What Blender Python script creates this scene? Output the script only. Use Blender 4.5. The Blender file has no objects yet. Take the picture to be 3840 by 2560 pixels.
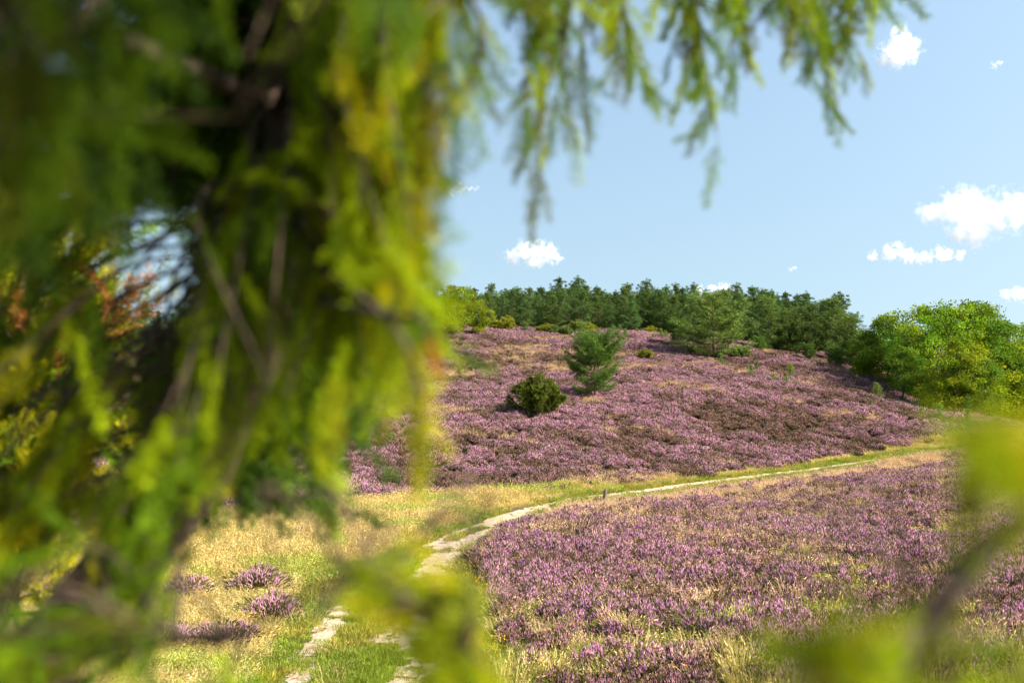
import bpy, bmesh, math, random
import numpy as np
from mathutils import Vector, Matrix

# ------------------------------------------------------------------ camera, sky, sun, exposure
scene = bpy.context.scene
COL = scene.collection
CAMZ = 6.6                      # eye height above the path on the valley floor (the viewer stands on a slope)
FPX = 3733.0                    # 35 mm lens, in pixels of the 3840 px wide photograph
cam_d = bpy.data.cameras.new('camera'); cam = bpy.data.objects.new('camera', cam_d); COL.objects.link(cam)
cam.location = (0, 0, CAMZ); cam.rotation_euler = (math.radians(90), 0, 0)
cam_d.sensor_width = 36; cam_d.lens = 35; cam_d.clip_start = 0.02; cam_d.clip_end = 60000
cam_d.dof.use_dof = True; cam_d.dof.focus_distance = 48; cam_d.dof.aperture_fstop = 3.5
scene.camera = cam

SUN_AZ, SUN_EL = math.radians(110), math.radians(38)      # azimuth from +Y (view) clockwise
SUN_DIR = Vector((math.sin(SUN_AZ)*math.cos(SUN_EL), math.cos(SUN_AZ)*math.cos(SUN_EL), math.sin(SUN_EL)))
world = bpy.data.worlds.new('World'); scene.world = world; world.use_nodes = True
wn = world.node_tree.nodes; wl = world.node_tree.links
sky = wn.new('ShaderNodeTexSky'); sky.sky_type = 'NISHITA'; sky.sun_disc = False
sky.sun_elevation = SUN_EL; sky.sun_rotation = SUN_AZ
sky.altitude = 0; sky.air_density = 2.0; sky.dust_density = 4.0; sky.ozone_density = 3.0
wtc = wn.new('ShaderNodeTexCoord'); wad = wn.new('ShaderNodeVectorMath'); wad.inputs[1].default_value = (0, 0, .3)      # hazy late-summer sky: a soft gradient down to the horizon
wno = wn.new('ShaderNodeVectorMath'); wno.operation = 'NORMALIZE'
wl.new(wtc.outputs['Generated'], wad.inputs[0]); wl.new(wad.outputs[0], wno.inputs[0]); wl.new(wno.outputs[0], sky.inputs[0])
wl.new(sky.outputs[0], wn['Background'].inputs[0]); wn['Background'].inputs[1].default_value = 0.11
sun_d = bpy.data.lights.new('sun', 'SUN'); sun_d.energy = 4.6; sun_d.angle = math.radians(0.53); sun_d.color = (1.0, 0.92, 0.80)
sun = bpy.data.objects.new('sun', sun_d); COL.objects.link(sun)
sun.rotation_euler = SUN_DIR.to_track_quat('Z', 'Y').to_euler(); sun.location = (30, -20, 40)
vs = scene.view_settings
scene.display_settings.display_device = 'sRGB'
vs.view_transform = 'Standard'; vs.look = 'None'; vs.gamma = 1.0; vs.use_curve_mapping = False
vs.exposure = 1.3
cy = scene.cycles
cy.use_denoising = True; cy.max_bounces = 8; cy.diffuse_bounces = 3; cy.glossy_bounces = 2; cy.transmission_bounces = 4
cy.transparent_max_bounces = 8; cy.volume_bounces = 6; cy.use_adaptive_sampling = True; cy.adaptive_threshold = 0.02
cy.sample_clamp_indirect = 8.0; cy.caustics_reflective = False; cy.caustics_refractive = False

# ------------------------------------------------------------------ helpers
RNG = np.random.default_rng(7)
def pix(px, py, d):
    """point seen at photograph pixel (px, py) at depth d"""
    return np.array([(px-1920.0)/FPX*d, d, CAMZ+(1280.0-py)/FPX*d])
def to_px(x, y, z):
    y = np.maximum(y, 0.05)
    return 1920+x/y*FPX, 1280-(z-CAMZ)/y*FPX
def norm(a): return a/np.maximum(np.linalg.norm(a, axis=-1, keepdims=True), 1e-9)
def _h(i, j, s):
    n = (i*374761393+j*668265263+s*1442695041) & 0x7fffffff
    n = ((n ^ (n >> 13))*1274126177) & 0x7fffffff
    return ((n ^ (n >> 16)) & 0xffff)/65535.0
def vnoise(x, y, s=0):
    x = np.asarray(x, float); y = np.asarray(y, float)
    i = np.floor(x).astype(np.int64); j = np.floor(y).astype(np.int64); fx = x-i; fy = y-j
    fx = fx*fx*(3-2*fx); fy = fy*fy*(3-2*fy)
    return (_h(i,j,s)*(1-fx)+_h(i+1,j,s)*fx)*(1-fy)+(_h(i,j+1,s)*(1-fx)+_h(i+1,j+1,s)*fx)*fy
def fbm(x, y, s=0, o=3):
    t = 0; a = .5; n = 0
    for k in range(o): t = t+a*vnoise(x*2**k, y*2**k, s+k*17); n += a; a *= .5
    return t/n
class MB:
    """collects vertices, quads, triangles and a colour per vertex; build() makes one mesh"""
    def __init__(s): s.v = []; s.q = []; s.t = []; s.c = []; s.m = []; s.n = 0
    def add(s, v, q=None, t=None, c=(1,1,1)):
        v = np.asarray(v, float).reshape(-1, 3); c = np.asarray(c, float)
        if c.ndim == 1: c = np.tile(c, (len(v), 1))
        s.v.append(v); s.c.append(c)
        if q is not None and len(q): s.q.append(np.asarray(q, np.int64)+s.n)
        if t is not None and len(t): s.t.append(np.asarray(t, np.int64)+s.n)
        s.n += len(v)
    def mesh(s, name, mat, smooth=False):
        v = np.concatenate(s.v); c = np.concatenate(s.c)
        q = np.concatenate(s.q) if s.q else np.zeros((0,4), np.int64); t = np.concatenate(s.t) if s.t else np.zeros((0,3), np.int64)
        me = bpy.data.meshes.new(name); me.vertices.add(len(v)); me.vertices.foreach_set('co', v.ravel().astype(np.float32))
        nl = q.size+t.size; me.loops.add(nl); me.loops.foreach_set('vertex_index', np.concatenate([q.ravel(), t.ravel()]).astype(np.int32))
        me.polygons.add(len(q)+len(t))
        ls = np.concatenate([np.arange(len(q))*4, q.size+np.arange(len(t))*3]).astype(np.int32)
        me.polygons.foreach_set('loop_start', ls)
        if smooth: me.polygons.foreach_set('use_smooth', np.ones(len(ls), bool))
        me.update(calc_edges=True); me.validate()
        a = me.color_attributes.new('tone', 'FLOAT_COLOR', 'POINT')
        a.data.foreach_set('color', np.concatenate([c, np.ones((len(c),1))], 1).ravel().astype(np.float32))
        if mat: me.materials.append(mat)
        return me
    def obj(s, name, mat, parent=None, smooth=False): return link(name, s.mesh(name, mat, smooth), parent)
def link(name, data, parent=None, loc=None):
    o = bpy.data.objects.new(name, data); COL.objects.link(o)
    if parent: o.parent = parent
    if loc is not None: o.location = loc
    return o
def tag(o, label=None, cat=None, group=None, kind=None):
    if label: o['label'] = label
    if cat: o['category'] = cat
    if group: o['group'] = group
    if kind: o['kind'] = kind
    return o
def copy_tree(o, parent=None):
    c = o.copy(); COL.objects.link(c)
    if parent: c.parent = parent
    for ch in list(o.children): copy_tree(ch, c)
    return c
def tube(P, R, k=6):
    P = np.asarray(P, float); R = np.asarray(R, float); n = len(P)
    T = norm(np.gradient(P, axis=0)); ref = np.array([0,0,1.0]) if abs(T[:,2]).mean() < .8 else np.array([1.0,0,0])
    A = norm(np.cross(T, ref)); B = np.cross(T, A)
    th = np.arange(k)*2*math.pi/k
    V = P[:,None]+R[:,None,None]*(np.cos(th)[None,:,None]*A[:,None]+np.sin(th)[None,:,None]*B[:,None])
    i = np.arange(n-1)[:,None]*k; j = np.arange(k)[None]; j2 = (j+1)%k
    Q = np.stack([i+j, i+j2, i+k+j2, i+k+j], -1).reshape(-1,4)
    return V.reshape(-1,3), Q
def bez(p, n):
    """smooth curve through control points (Catmull-Rom)"""
    p = np.asarray(p, float); p = np.concatenate([[2*p[0]-p[1]], p, [2*p[-1]-p[-2]]])
    t = np.linspace(0, len(p)-3-1e-6, n); i = t.astype(int); f = (t-i)[:,None]
    a, b, c, d = p[i], p[i+1], p[i+2], p[i+3]
    return .5*(2*b+(c-a)*f+(2*a-5*b+4*c-d)*f**2+(3*b-a-3*c+d)*f**3)
def rand_dirs(n, rng): return norm(rng.normal(size=(n,3)))
def blades(mb, p, d, L, W, c, rng, diamond=True):
    """flat pointed leaves: bases p, directions d"""
    n = len(p); s = norm(np.cross(d, rand_dirs(n, rng))); L = np.broadcast_to(L, n)[:,None]; W = np.broadcast_to(W, n)[:,None]
    c = np.asarray(c, float); c = np.tile(c, (n,1)) if c.ndim == 1 else c
    if diamond:
        m = p+d*L*.45; V = np.stack([p, m-s*W/2, p+d*L, m+s*W/2], 1).reshape(-1,3)
        mb.add(V, q=np.arange(n*4).reshape(-1,4), c=np.repeat(c, 4, 0))
    else:
        V = np.stack([p-s*W/2, p+s*W/2, p+d*L], 1).reshape(-1,3)
        mb.add(V, t=np.arange(n*3).reshape(-1,3), c=np.repeat(c, 3, 0))
def inpoly(x, y, poly):
    poly = np.asarray(poly, float); r = np.zeros(np.shape(x), bool); j = len(poly)-1
    for i in range(len(poly)):
        xi, yi = poly[i]; xj, yj = poly[j]
        if yi != yj:
            r ^= ((yi > y) != (yj > y)) & (x < (xj-xi)*(y-yi)/(yj-yi)+xi)
        j = i
    return r

# ------------------------------------------------------------------ materials
def mat_new(name):
    m = bpy.data.materials.new(name); m.use_nodes = True
    nt = m.node_tree; nt.nodes.clear(); out = nt.nodes.new('ShaderNodeOutputMaterial')
    return m, nt, out
def leaf_mat(name, transl=.35, gain=1.0, var=.25, tint=None, rough=.6, spec=.12, noise_scale=None, noise_amt=.3):
    """foliage: colour from the mesh's tone attribute, varied per object / instance, part of the light passes through"""
    m, nt, out = mat_new(name); N = nt.nodes; Lk = nt.links
    at = N.new('ShaderNodeAttribute'); at.attribute_name = 'tone'
    oi = N.new('ShaderNodeObjectInfo')
    mr = N.new('ShaderNodeMapRange'); mr.inputs[3].default_value = gain*(1-var); mr.inputs[4].default_value = gain*(1+var)
    Lk.new(oi.outputs['Random'], mr.inputs[0])
    mx = N.new('ShaderNodeVectorMath'); mx.operation = 'SCALE'; Lk.new(at.outputs['Color'], mx.inputs[0]); Lk.new(mr.outputs[0], mx.inputs['Scale'])
    col = mx.outputs[0]
    if tint:
        ti = N.new('ShaderNodeAttribute'); ti.attribute_type = 'INSTANCER'; ti.attribute_name = tint
        mm = N.new('ShaderNodeVectorMath'); mm.operation = 'MULTIPLY'; Lk.new(col, mm.inputs[0]); Lk.new(ti.outputs['Vector'], mm.inputs[1]); col = mm.outputs[0]
    pr = N.new('ShaderNodeBsdfPrincipled'); pr.inputs['Roughness'].default_value = rough; pr.inputs['Specular IOR Level'].default_value = spec
    Lk.new(col, pr.inputs['Base Color'])
    tr = N.new('ShaderNodeBsdfTranslucent')
    tc = N.new('ShaderNodeVectorMath'); tc.operation = 'MULTIPLY'; tc.inputs[1].default_value = (1.25, 1.15, .6); Lk.new(col, tc.inputs[0]); Lk.new(tc.outputs[0], tr.inputs['Color'])
    ms = N.new('ShaderNodeMixShader'); ms.inputs[0].default_value = transl
    Lk.new(pr.outputs[0], ms.inputs[1]); Lk.new(tr.outputs[0], ms.inputs[2]); Lk.new(ms.outputs[0], out.inputs[0])
    return m
def bark_mat(name, c1, c2, scale=8, bump=.6):
    m, nt, out = mat_new(name); N = nt.nodes; Lk = nt.links
    tc = N.new('ShaderNodeTexCoord'); mp = N.new('ShaderNodeMapping'); mp.inputs['Scale'].default_value = (scale, scale, scale*.25); Lk.new(tc.outputs['Object'], mp.inputs[0])
    nz = N.new('ShaderNodeTexNoise'); nz.inputs['Scale'].default_value = 1.5; nz.inputs['Detail'].default_value = 6; Lk.new(mp.outputs[0], nz.inputs[0])
    cr = N.new('ShaderNodeValToRGB'); cr.color_ramp.elements[0].position = .35; cr.color_ramp.elements[1].position = .65
    cr.color_ramp.elements[0].color = (*c1, 1); cr.color_ramp.elements[1].color = (*c2, 1); Lk.new(nz.outputs[0], cr.inputs[0])
    pr = N.new('ShaderNodeBsdfPrincipled'); pr.inputs['Roughness'].default_value = .9; Lk.new(cr.outputs[0], pr.inputs['Base Color'])
    bp = N.new('ShaderNodeBump'); bp.inputs['Strength'].default_value = bump; bp.inputs['Distance'].default_value = .02; Lk.new(nz.outputs[0], bp.inputs['Height']); Lk.new(bp.outputs[0], pr.inputs['Normal'])
    Lk.new(pr.outputs[0], out.inputs[0]); return m
def ground_mat(name):
    m, nt, out = mat_new(name); N = nt.nodes; Lk = nt.links
    at = N.new('ShaderNodeAttribute'); at.attribute_name = 'tone'
    geo = N.new('ShaderNodeNewGeometry')
    n1 = N.new('ShaderNodeTexNoise'); n1.inputs['Scale'].default_value = 3.0; n1.inputs['Detail'].default_value = 8; n1.inputs['Roughness'].default_value = .7; Lk.new(geo.outputs['Position'], n1.inputs[0])
    mr = N.new('ShaderNodeMapRange'); mr.inputs[1].default_value = .3; mr.inputs[2].default_value = .7; mr.inputs[3].default_value = .6; mr.inputs[4].default_value = 1.35; Lk.new(n1.outputs[0], mr.inputs[0])
    mx = N.new('ShaderNodeVectorMath'); mx.operation = 'SCALE'; Lk.new(at.outputs['Color'], mx.inputs[0]); Lk.new(mr.outputs[0], mx.inputs['Scale'])
    pr = N.new('ShaderNodeBsdfPrincipled'); pr.inputs['Roughness'].default_value = .95; pr.inputs['Specular IOR Level'].default_value = .1; Lk.new(mx.outputs[0], pr.inputs['Base Color'])
    n2 = N.new('ShaderNodeTexNoise'); n2.inputs['Scale'].default_value = 25; n2.inputs['Detail'].default_value = 6; Lk.new(geo.outputs['Position'], n2.inputs[0])
    bp = N.new('ShaderNodeBump'); bp.inputs['Strength'].default_value = .7; bp.inputs['Distance'].default_value = .04; Lk.new(n2.outputs[0], bp.inputs['Height']); Lk.new(bp.outputs[0], pr.inputs['Normal'])
    Lk.new(pr.outputs[0], out.inputs[0]); return m
def sand_mat(name):
    m, nt, out = mat_new(name); N = nt.nodes; Lk = nt.links
    geo = N.new('ShaderNodeNewGeometry')
    n1 = N.new('ShaderNodeTexNoise'); n1.inputs['Scale'].default_value = 3.2; n1.inputs['Detail'].default_value = 11; n1.inputs['Roughness'].default_value = .72; Lk.new(geo.outputs['Position'], n1.inputs[0])
    cr = N.new('ShaderNodeValToRGB'); e = cr.color_ramp.elements
    e[0].position = .33; e[0].color = (.19, .135, .085, 1); e[1].position = .62; e[1].color = (.54, .42, .29, 1)
    x = e.new(.46); x.color = (.43, .325, .215, 1); Lk.new(n1.outputs[0], cr.inputs[0])
    n3 = N.new('ShaderNodeTexNoise'); n3.inputs['Scale'].default_value = 16; n3.inputs['Detail'].default_value = 4; Lk.new(geo.outputs['Position'], n3.inputs[0])
    c3 = N.new('ShaderNodeValToRGB'); c3.color_ramp.elements[0].position = .30; c3.color_ramp.elements[0].color = (.45,.4,.35,1); c3.color_ramp.elements[1].position = .44; c3.color_ramp.elements[1].color = (1,1,1,1); Lk.new(n3.outputs[0], c3.inputs[0])
    mm = N.new('ShaderNodeVectorMath'); mm.operation = 'MULTIPLY'; Lk.new(cr.outputs[0], mm.inputs[0]); Lk.new(c3.outputs[0], mm.inputs[1])
    pr = N.new('ShaderNodeBsdfPrincipled'); pr.inputs['Roughness'].default_value = .95; pr.inputs['Specular IOR Level'].default_value = .15; Lk.new(mm.outputs[0], pr.inputs['Base Color'])
    n2 = N.new('ShaderNodeTexNoise'); n2.inputs['Scale'].default_value = 9; n2.inputs['Detail'].default_value = 8; Lk.new(geo.outputs['Position'], n2.inputs[0])
    bp = N.new('ShaderNodeBump'); bp.inputs['Strength'].default_value = .8; bp.inputs['Distance'].default_value = .06; Lk.new(n2.outputs[0], bp.inputs['Height']); Lk.new(bp.outputs[0], pr.inputs['Normal'])
    Lk.new(pr.outputs[0], out.inputs[0]); return m
M_HEATH = leaf_mat('heather_sprigs', .25, 1.0, .22, 'tint'); M_HBUSH = leaf_mat('heather_bush_sprigs', .25, 1.2, .2)
M_GRASS = leaf_mat('grass_blades', .35, 1.0, .2, 'tint')
M_PINE = leaf_mat('pine_needles', .2, 1.0, .22)
M_OAK = leaf_mat('broad_leaves', .45, 1.0, .18)
M_JUN = leaf_mat('juniper_needles', .3, 1.0, .15)
M_NEAR = leaf_mat('juniper_needles_near', .36, 1.0, .1)
M_PBARK = bark_mat('pine_bark', (.05,.035,.025), (.2,.12,.075), 6)
M_OBARK = bark_mat('oak_bark', (.03,.026,.02), (.1,.085,.065), 6)
M_JBARK = bark_mat('juniper_bark', (.03,.02,.013), (.11,.07,.045), 60)
M_POST = bark_mat('weathered_wood', (.03,.022,.018), (.16,.12,.1), 20)
M_GROUND = ground_mat('heath_soil'); M_SAND = sand_mat('path_sand')

# ------------------------------------------------------------------ terrain: thin-plate surface through points seen in the photograph
CP = [(1350,2540,15.5),(1620,2150,25.5),(1800,1960,34),(2050,1880,40),(2270,1880,41),(2600,1815,47),(2900,1770,52),(3250,1725,57.5),
      (3000,2540,14.2),(3000,2300,18.5),(3000,2000,30.5),(2400,2000,30),(2300,2300,20),(3750,2000,29),(3750,1800,42),(3700,1690,60),(3800,2450,15),
      (700,2450,16.8),(300,2200,22),(100,1950,33),(800,2000,30),(60,2450,16.5),(1250,1905,37),(1700,1870,40),(2100,1850,42.5),(2600,1790,49),(3000,1735,56),(3300,1690,62),
      (2010,1560,60),(2230,1490,70),(1400,1600,56),(1000,1600,56),(2700,1500,71),(3000,1470,78),(3290,1510,76),(3520,1580,72),(3700,1600,74),
      (1700,1240,108),(2100,1253,108),(2500,1268,106),(2690,1342,94),(2800,1315,102),(3000,1345,99),(3250,1398,95),(3400,1455,92),(3600,1535,88),(3800,1560,92),
      (1300,1255,108),(700,1300,105),(140,1380,98),(-300,1420,98),(1700,1420,82),(2200,1360,88),(2600,1400,84),(100,1600,60),(-400,1600,58),(3000,1600,66)]
CPW = np.array([pix(*c) for c in CP]+[np.array([a,b,CAMZ+c]) for a,b,c in
      [(0,0,-1.66),(0,7,-3.5),(-12,6,-3.6),(12,6,-3.2),(0,-20,1.5),(-30,-10,-1),(30,-10,-1),(0,140,.5),(40,140,-1.5),(-50,140,-1),(0,220,0),(70,120,-5.5),(90,70,-6.8),(-80,70,-4.5),
       (-100,140,-2),(100,180,-5),(-60,20,-5.5),(60,20,-6),(200,0,-7),(-200,0,-5),(200,300,-5),(-200,300,-3),(0,400,-2),(0,-150,3)]])
def _k(r2): return .5*r2*np.log(r2+1e-9)
_n = len(CPW); _S = 50.0; _p = CPW[:,:2]/_S
_K = _k(((_p[:,None]-_p[None])**2).sum(-1))+np.eye(_n)*4e-3; _A = np.zeros((_n+3,_n+3)); _A[:_n,:_n] = _K; _A[:_n,_n] = 1; _A[:_n,_n+1:] = _p; _A[_n,:_n] = 1; _A[_n+1:,:_n] = _p.T
_w = np.linalg.solve(_A, np.concatenate([CPW[:,2], np.zeros(3)]))
def hz(x, y):
    x = np.asarray(x, float); y = np.asarray(y, float); sh = x.shape; x = x.ravel(); y = y.ravel(); out = np.empty(x.size)
    xc = np.clip(x, -260, 260); yc = np.clip(y, -180, 460)
    for a in range(0, x.size, 40000):
        q = np.stack([xc[a:a+40000], yc[a:a+40000]], 1)/_S
        out[a:a+40000] = _k(((q[:,None]-_p[None])**2).sum(-1))@_w[:_n]+_w[_n]+q@_w[_n+1:]
    out += .12*(fbm(x/3.5, y/3.5, 3)-.5)+.35*(fbm(x/14, y/14, 5)-.5)*np.clip(y/60, 0, 1)
    return out.reshape(sh)
def ground_at(px, py, dmin=6.0, dmax=260.0):
    """where the sight line of a pixel first meets the ground"""
    d = np.geomspace(dmin, dmax, 900); x = (px-1920)/FPX*d; z = CAMZ+(1280-py)/FPX*d
    g = hz(x, d); hit = np.nonzero(z <= g)[0]
    k = hit[0] if len(hit) else int(np.argmin(z-g))
    return np.array([x[k], d[k], g[k]])
def on(x, y): return np.array([x, y, float(hz(np.array([x]), np.array([y]))[0])])

# zones, as lines traced on the ground
HILL_EDGE = np.array([(-900,2080),(0,2060),(350,2040),(700,1965),(1000,1928),(1250,1905),(1700,1862),(2000,1842),(2300,1820),(2600,1788),(2900,1748),(3100,1718),(3300,1685),(3600,1640),(4500,1600)], float)
GRASS_EDGE = np.array([(-900,2300),(0,2250),(700,2230),(1150,2170),(1400,2095),(1550,2040),(1650,1990),(1800,1930),(2000,1884),(2200,1848),(2600,1800),(3000,1742),(3300,1695),(4500,1610)], float)
FIELD_EDGE = np.array([(1870,1965),(1862,1985),(1800,2040),(1775,2100),(1810,2160),(1850,2230),(1850,2320),(1885,2420),(1930,2600)], float)   # x as a function of y: the near heather field lies right of it
def hill_line(px): return np.interp(px, HILL_EDGE[:,0], HILL_EDGE[:,1])
def grass_line(px): return np.interp(px, GRASS_EDGE[:,0], GRASS_EDGE[:,1])
def field_line(py): return np.interp(py, FIELD_EDGE[:,1], FIELD_EDGE[:,0])
PATH_TOP = np.array([(1858,1934),(2050,1888),(2150,1866),(2265,1853),(2341,1843),(2450,1830),(2540,1815),(2700,1796),(2805,1784),(2880,1775),(3000,1762),(3253,1726),(3330,1712),(3600,1672)], float)
MAIN = [(2050,1886),(1960,1911),(1858,1934),(1807,1957),(1756,1978),(1705,1995),(1654,2016),(1629,2029),(1572,2050),(1590,2058),(1636,2048),(1613,2074),(1603,2092),(1580,2100),(1577,2120),(1557,2138),(1562,2152),(1521,2166),(1520,2186),(1552,2186),(1583,2161),(1626,2156),(1616,2168),(1639,2184),(1612,2200),(1600,2240),(1560,2290),(1640,2290),(1690,2230),(1676,2208),(1664,2187),(1695,2164),(1703,2146),(1746,2131),(1697,2124),(1699,2105),(1748,2090),(1725,2067),(1730,2049),(1789,2039),(1804,2016),(1858,1993),(1868,1972),(1910,1950),(2011,1922),(2100,1905),(2060,1903),(2080,1880)]
ISLAND = [(1677,2018),(1705,2006),(1782,1980),(1838,1975),(1815,1988),(1756,2003),(1713,2028),(1690,2028)]
RUT_L = [(1266,2270),(1300,2275),(1290,2350),(1240,2410),(1200,2470),(1150,2600),(1040,2640),(1080,2500),(1130,2430),(1190,2350),(1210,2300)]
RUT_R = [(1560,2280),(1500,2330),(1390,2385),(1380,2420),(1480,2430),(1530,2480),(1490,2530),(1420,2600),(1400,2680),(1740,2680),(1690,2540),(1640,2480),(1560,2450),(1580,2390),(1630,2300)]
def path_mask(px, py):
    top = np.interp(px, PATH_TOP[:,0], PATH_TOP[:,1]); th = np.interp(px, [1858,2050,2300,2600,3253,3600], [16,9,7,15,9,7])
    strip = (px > 1990) & (px < 3300) & (np.abs(py-top-th/2) < th/2)
    strip2 = (px > 2270) & (px < 2560) & (np.abs(py-top-th-5) < 2.2)
    return ((inpoly(px, py, MAIN) & ~inpoly(px, py, ISLAND)) | strip | strip2 | inpoly(px, py, RUT_L) | inpoly(px, py, RUT_R))

# ground sheet: fine grid near, stretched to the horizon
def stretch(a, b, n, far, m):
    core = np.linspace(a, b, n); s = np.geomspace(1, 40, m)
    return np.concatenate([a-(s[::-1]-1)/39*(far+a if a < 0 else far), core, b+(s-1)/39*far])
gx = np.unique(np.concatenate([-np.geomspace(60, 4000, 40)[::-1], np.arange(-60, 60.01, .6), np.geomspace(60, 4000, 40)]))
gy = np.unique(np.concatenate([-np.geomspace(5, 3000, 30)[::-1], np.arange(-5, 10, 1.0), np.arange(10, 120.01, .5), np.geomspace(120, 6000, 60)]))
X, Y = np.meshgrid(gx, gy); Z = hz(X, Y)
far = np.clip((np.hypot(X, Y)-250)/600, 0, 1); Z = Z*(1-far)+(CAMZ-9)*far
PX, PY = to_px(X, Y, Z)
soil = np.array([.075,.055,.038]); straw = np.array([.30,.23,.10]); green = np.array([.13,.16,.03]); litter = np.array([.10,.075,.045])
c = np.tile(litter, X.shape+(1,))
hl = hill_line(PX); gl = grass_line(PX); fl = field_line(PY)
band = (PY > hl) & (PY < gl); c[band] = straw*.7
vg = (PY > gl) & (PX < fl); c[vg] = green
c[(PY < hl)] = soil
fld = (PX > fl) & (PY > gl+25); c[fld] = soil*1.1
c[(Y < 12)] = litter
mb = MB(); ny, nx = X.shape
i = np.arange(ny-1)[:,None]*nx+np.arange(nx-1)[None]
mb.add(np.stack([X,Y,Z],-1), q=np.stack([i,i+1,i+nx+1,i+nx],-1).reshape(-1,4), c=c.reshape(-1,3))
tag(mb.obj('ground', M_GROUND, smooth=True), 'brown heath soil of valley floor and hillside under the heather', 'ground', kind='structure')

# sandy path: ragged sheet of small cells, a little proud of the ground
def path_mesh():
    cs = .07; x = np.arange(-5.5, 23, cs); y = np.arange(13.5, 62, cs); Xp, Yp = np.meshgrid(x, y)
    Xc, Yc = Xp[:-1,:-1]+cs/2, Yp[:-1,:-1]+cs/2
    wob = np.where(Yc < 23, .26, .14)
    dx = wob*(fbm(Xc*1.7, Yc*1.7, 31)-.5)*2; dy = wob*2*(fbm(Xc*1.7, Yc*1.7, 57)-.5)*2
    Zc = hz(Xc, Yc); a, b = to_px(Xc+dx, Yc+dy, Zc)
    ok = path_mask(a, b)
    ok &= ~((fbm(Xc*2.6, Yc*2.6, 91) > .76) & (fbm(Xc*.8, Yc*.8, 12) > .5))
    ok &= ~((Yc < 24) & (fbm(Xc*3.1, Yc*3.1, 95) > .69))
    Zp = hz(Xp, Yp)+.012; n = Xp.shape[1]
    r, cl = np.nonzero(ok); k = r*n+cl; Q = np.stack([k, k+1, k+n+1, k+n], -1)
    used, inv = np.unique(Q, return_inverse=True); V = np.stack([Xp,Yp,Zp],-1).reshape(-1,3)[used]
    # jitter the cell corners so that the rim is not stepped
    V[:,0] += (fbm(V[:,0]*9, V[:,1]*9, 7)-.5)*.09; V[:,1] += (fbm(V[:,0]*9, V[:,1]*9, 8)-.5)*.09
    m = MB(); m.add(V, q=inv.reshape(-1,4)); return m
pm = path_mesh(); tag(pm.obj('path', M_SAND, smooth=True), 'pale sandy footpath with two worn tracks winding along the hill foot', 'path', kind='structure')

# ------------------------------------------------------------------ ground cover prototypes (kept out of the scene, instanced by the ground cover below)
def proto_col(name, meshes):
    c = bpy.data.collections.new(name)
    for k, me in enumerate(meshes): c.objects.link(bpy.data.objects.new('%s_%02d' % (name, k), me))
    return c
def spikes(mb, p, d, L, W, c, rng):
    """three-sided spindles (flower spikes)"""
    n = len(p); a = norm(np.cross(d, rand_dirs(n, rng))); b = np.cross(d, a); L = L[:,None]; W = W[:,None]
    m = p+d*L*.35; ring = [m+(a*math.cos(t)+b*math.sin(t))*W/2 for t in (0, 2.094, 4.189)]
    V = np.stack([p]+ring+[p+d*L], 1).reshape(-1,3); o = np.arange(n)[:,None,None]*5
    T = (o+np.array([[0,2,1],[0,3,2],[0,1,3],[1,2,4],[2,3,4],[3,1,4]])[None]).reshape(-1,3)
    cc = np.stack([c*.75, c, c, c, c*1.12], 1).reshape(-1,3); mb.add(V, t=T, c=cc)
PURPLE = np.array([[.41,.19,.33],[.46,.22,.34],[.50,.28,.36],[.37,.15,.32],[.52,.33,.38]])
FADED = np.array([[.40,.24,.24],[.34,.20,.18],[.44,.29,.26]])
def heather_tuft(seed, n, R, H, sl, sw, leaf=60, M=None):
    rng = np.random.default_rng(seed); mb = MB()
    r = R*np.sqrt(rng.random(n)); th = rng.random(n)*6.283
    lump = .75+.35*np.sin(th*2+seed)*r/R
    h = H*(1-.55*(r/R)**2)*(.72+.4*rng.random(n))*lump
    top = np.stack([r*np.cos(th), r*np.sin(th), h], 1); base = np.stack([.35*r*np.cos(th), .35*r*np.sin(th), np.full(n, -.03)], 1)
    d = norm(top-base+np.array([0,0,H*.5])+rng.normal(size=(n,3))*.10)
    L = sl*(.7+.6*rng.random(n)); W = sw*(.75+.5*rng.random(n))
    c = np.where((rng.random(n) < .74)[:,None], PURPLE[rng.integers(0,5,n)], FADED[rng.integers(0,3,n)])*(.85+.3*rng.random((n,1)))
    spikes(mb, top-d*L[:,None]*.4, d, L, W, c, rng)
    # leafy green-brown stems below the flowers
    g = np.array([.085,.085,.028])*(.6+.8*rng.random((n,1)))+np.array([.05,.02,.0])*rng.random((n,1))
    blades(mb, base, norm(top-base), np.linalg.norm(top-base, axis=1), sw*1.5, g, rng, True)
    k = leaf; r2 = R*np.sqrt(rng.random(k)); t2 = rng.random(k)*6.283; hh = H*(1-.5*(r2/R)**2)*(.25+.6*rng.random(k))
    p = np.stack([r2*np.cos(t2), r2*np.sin(t2), hh], 1); dd = norm(p*np.array([1,1,.6])+rng.normal(size=(k,3))*.12+np.array([0,0,.15]))
    blades(mb, p, dd, sl*1.2, sw*1.6, np.array([.09,.10,.03])*(.5+.9*rng.random((k,1)))+np.array([.04,.015,0])*rng.random((k,1)), rng)
    return mb.mesh('heather_tuft', M or M_HEATH)
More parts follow.
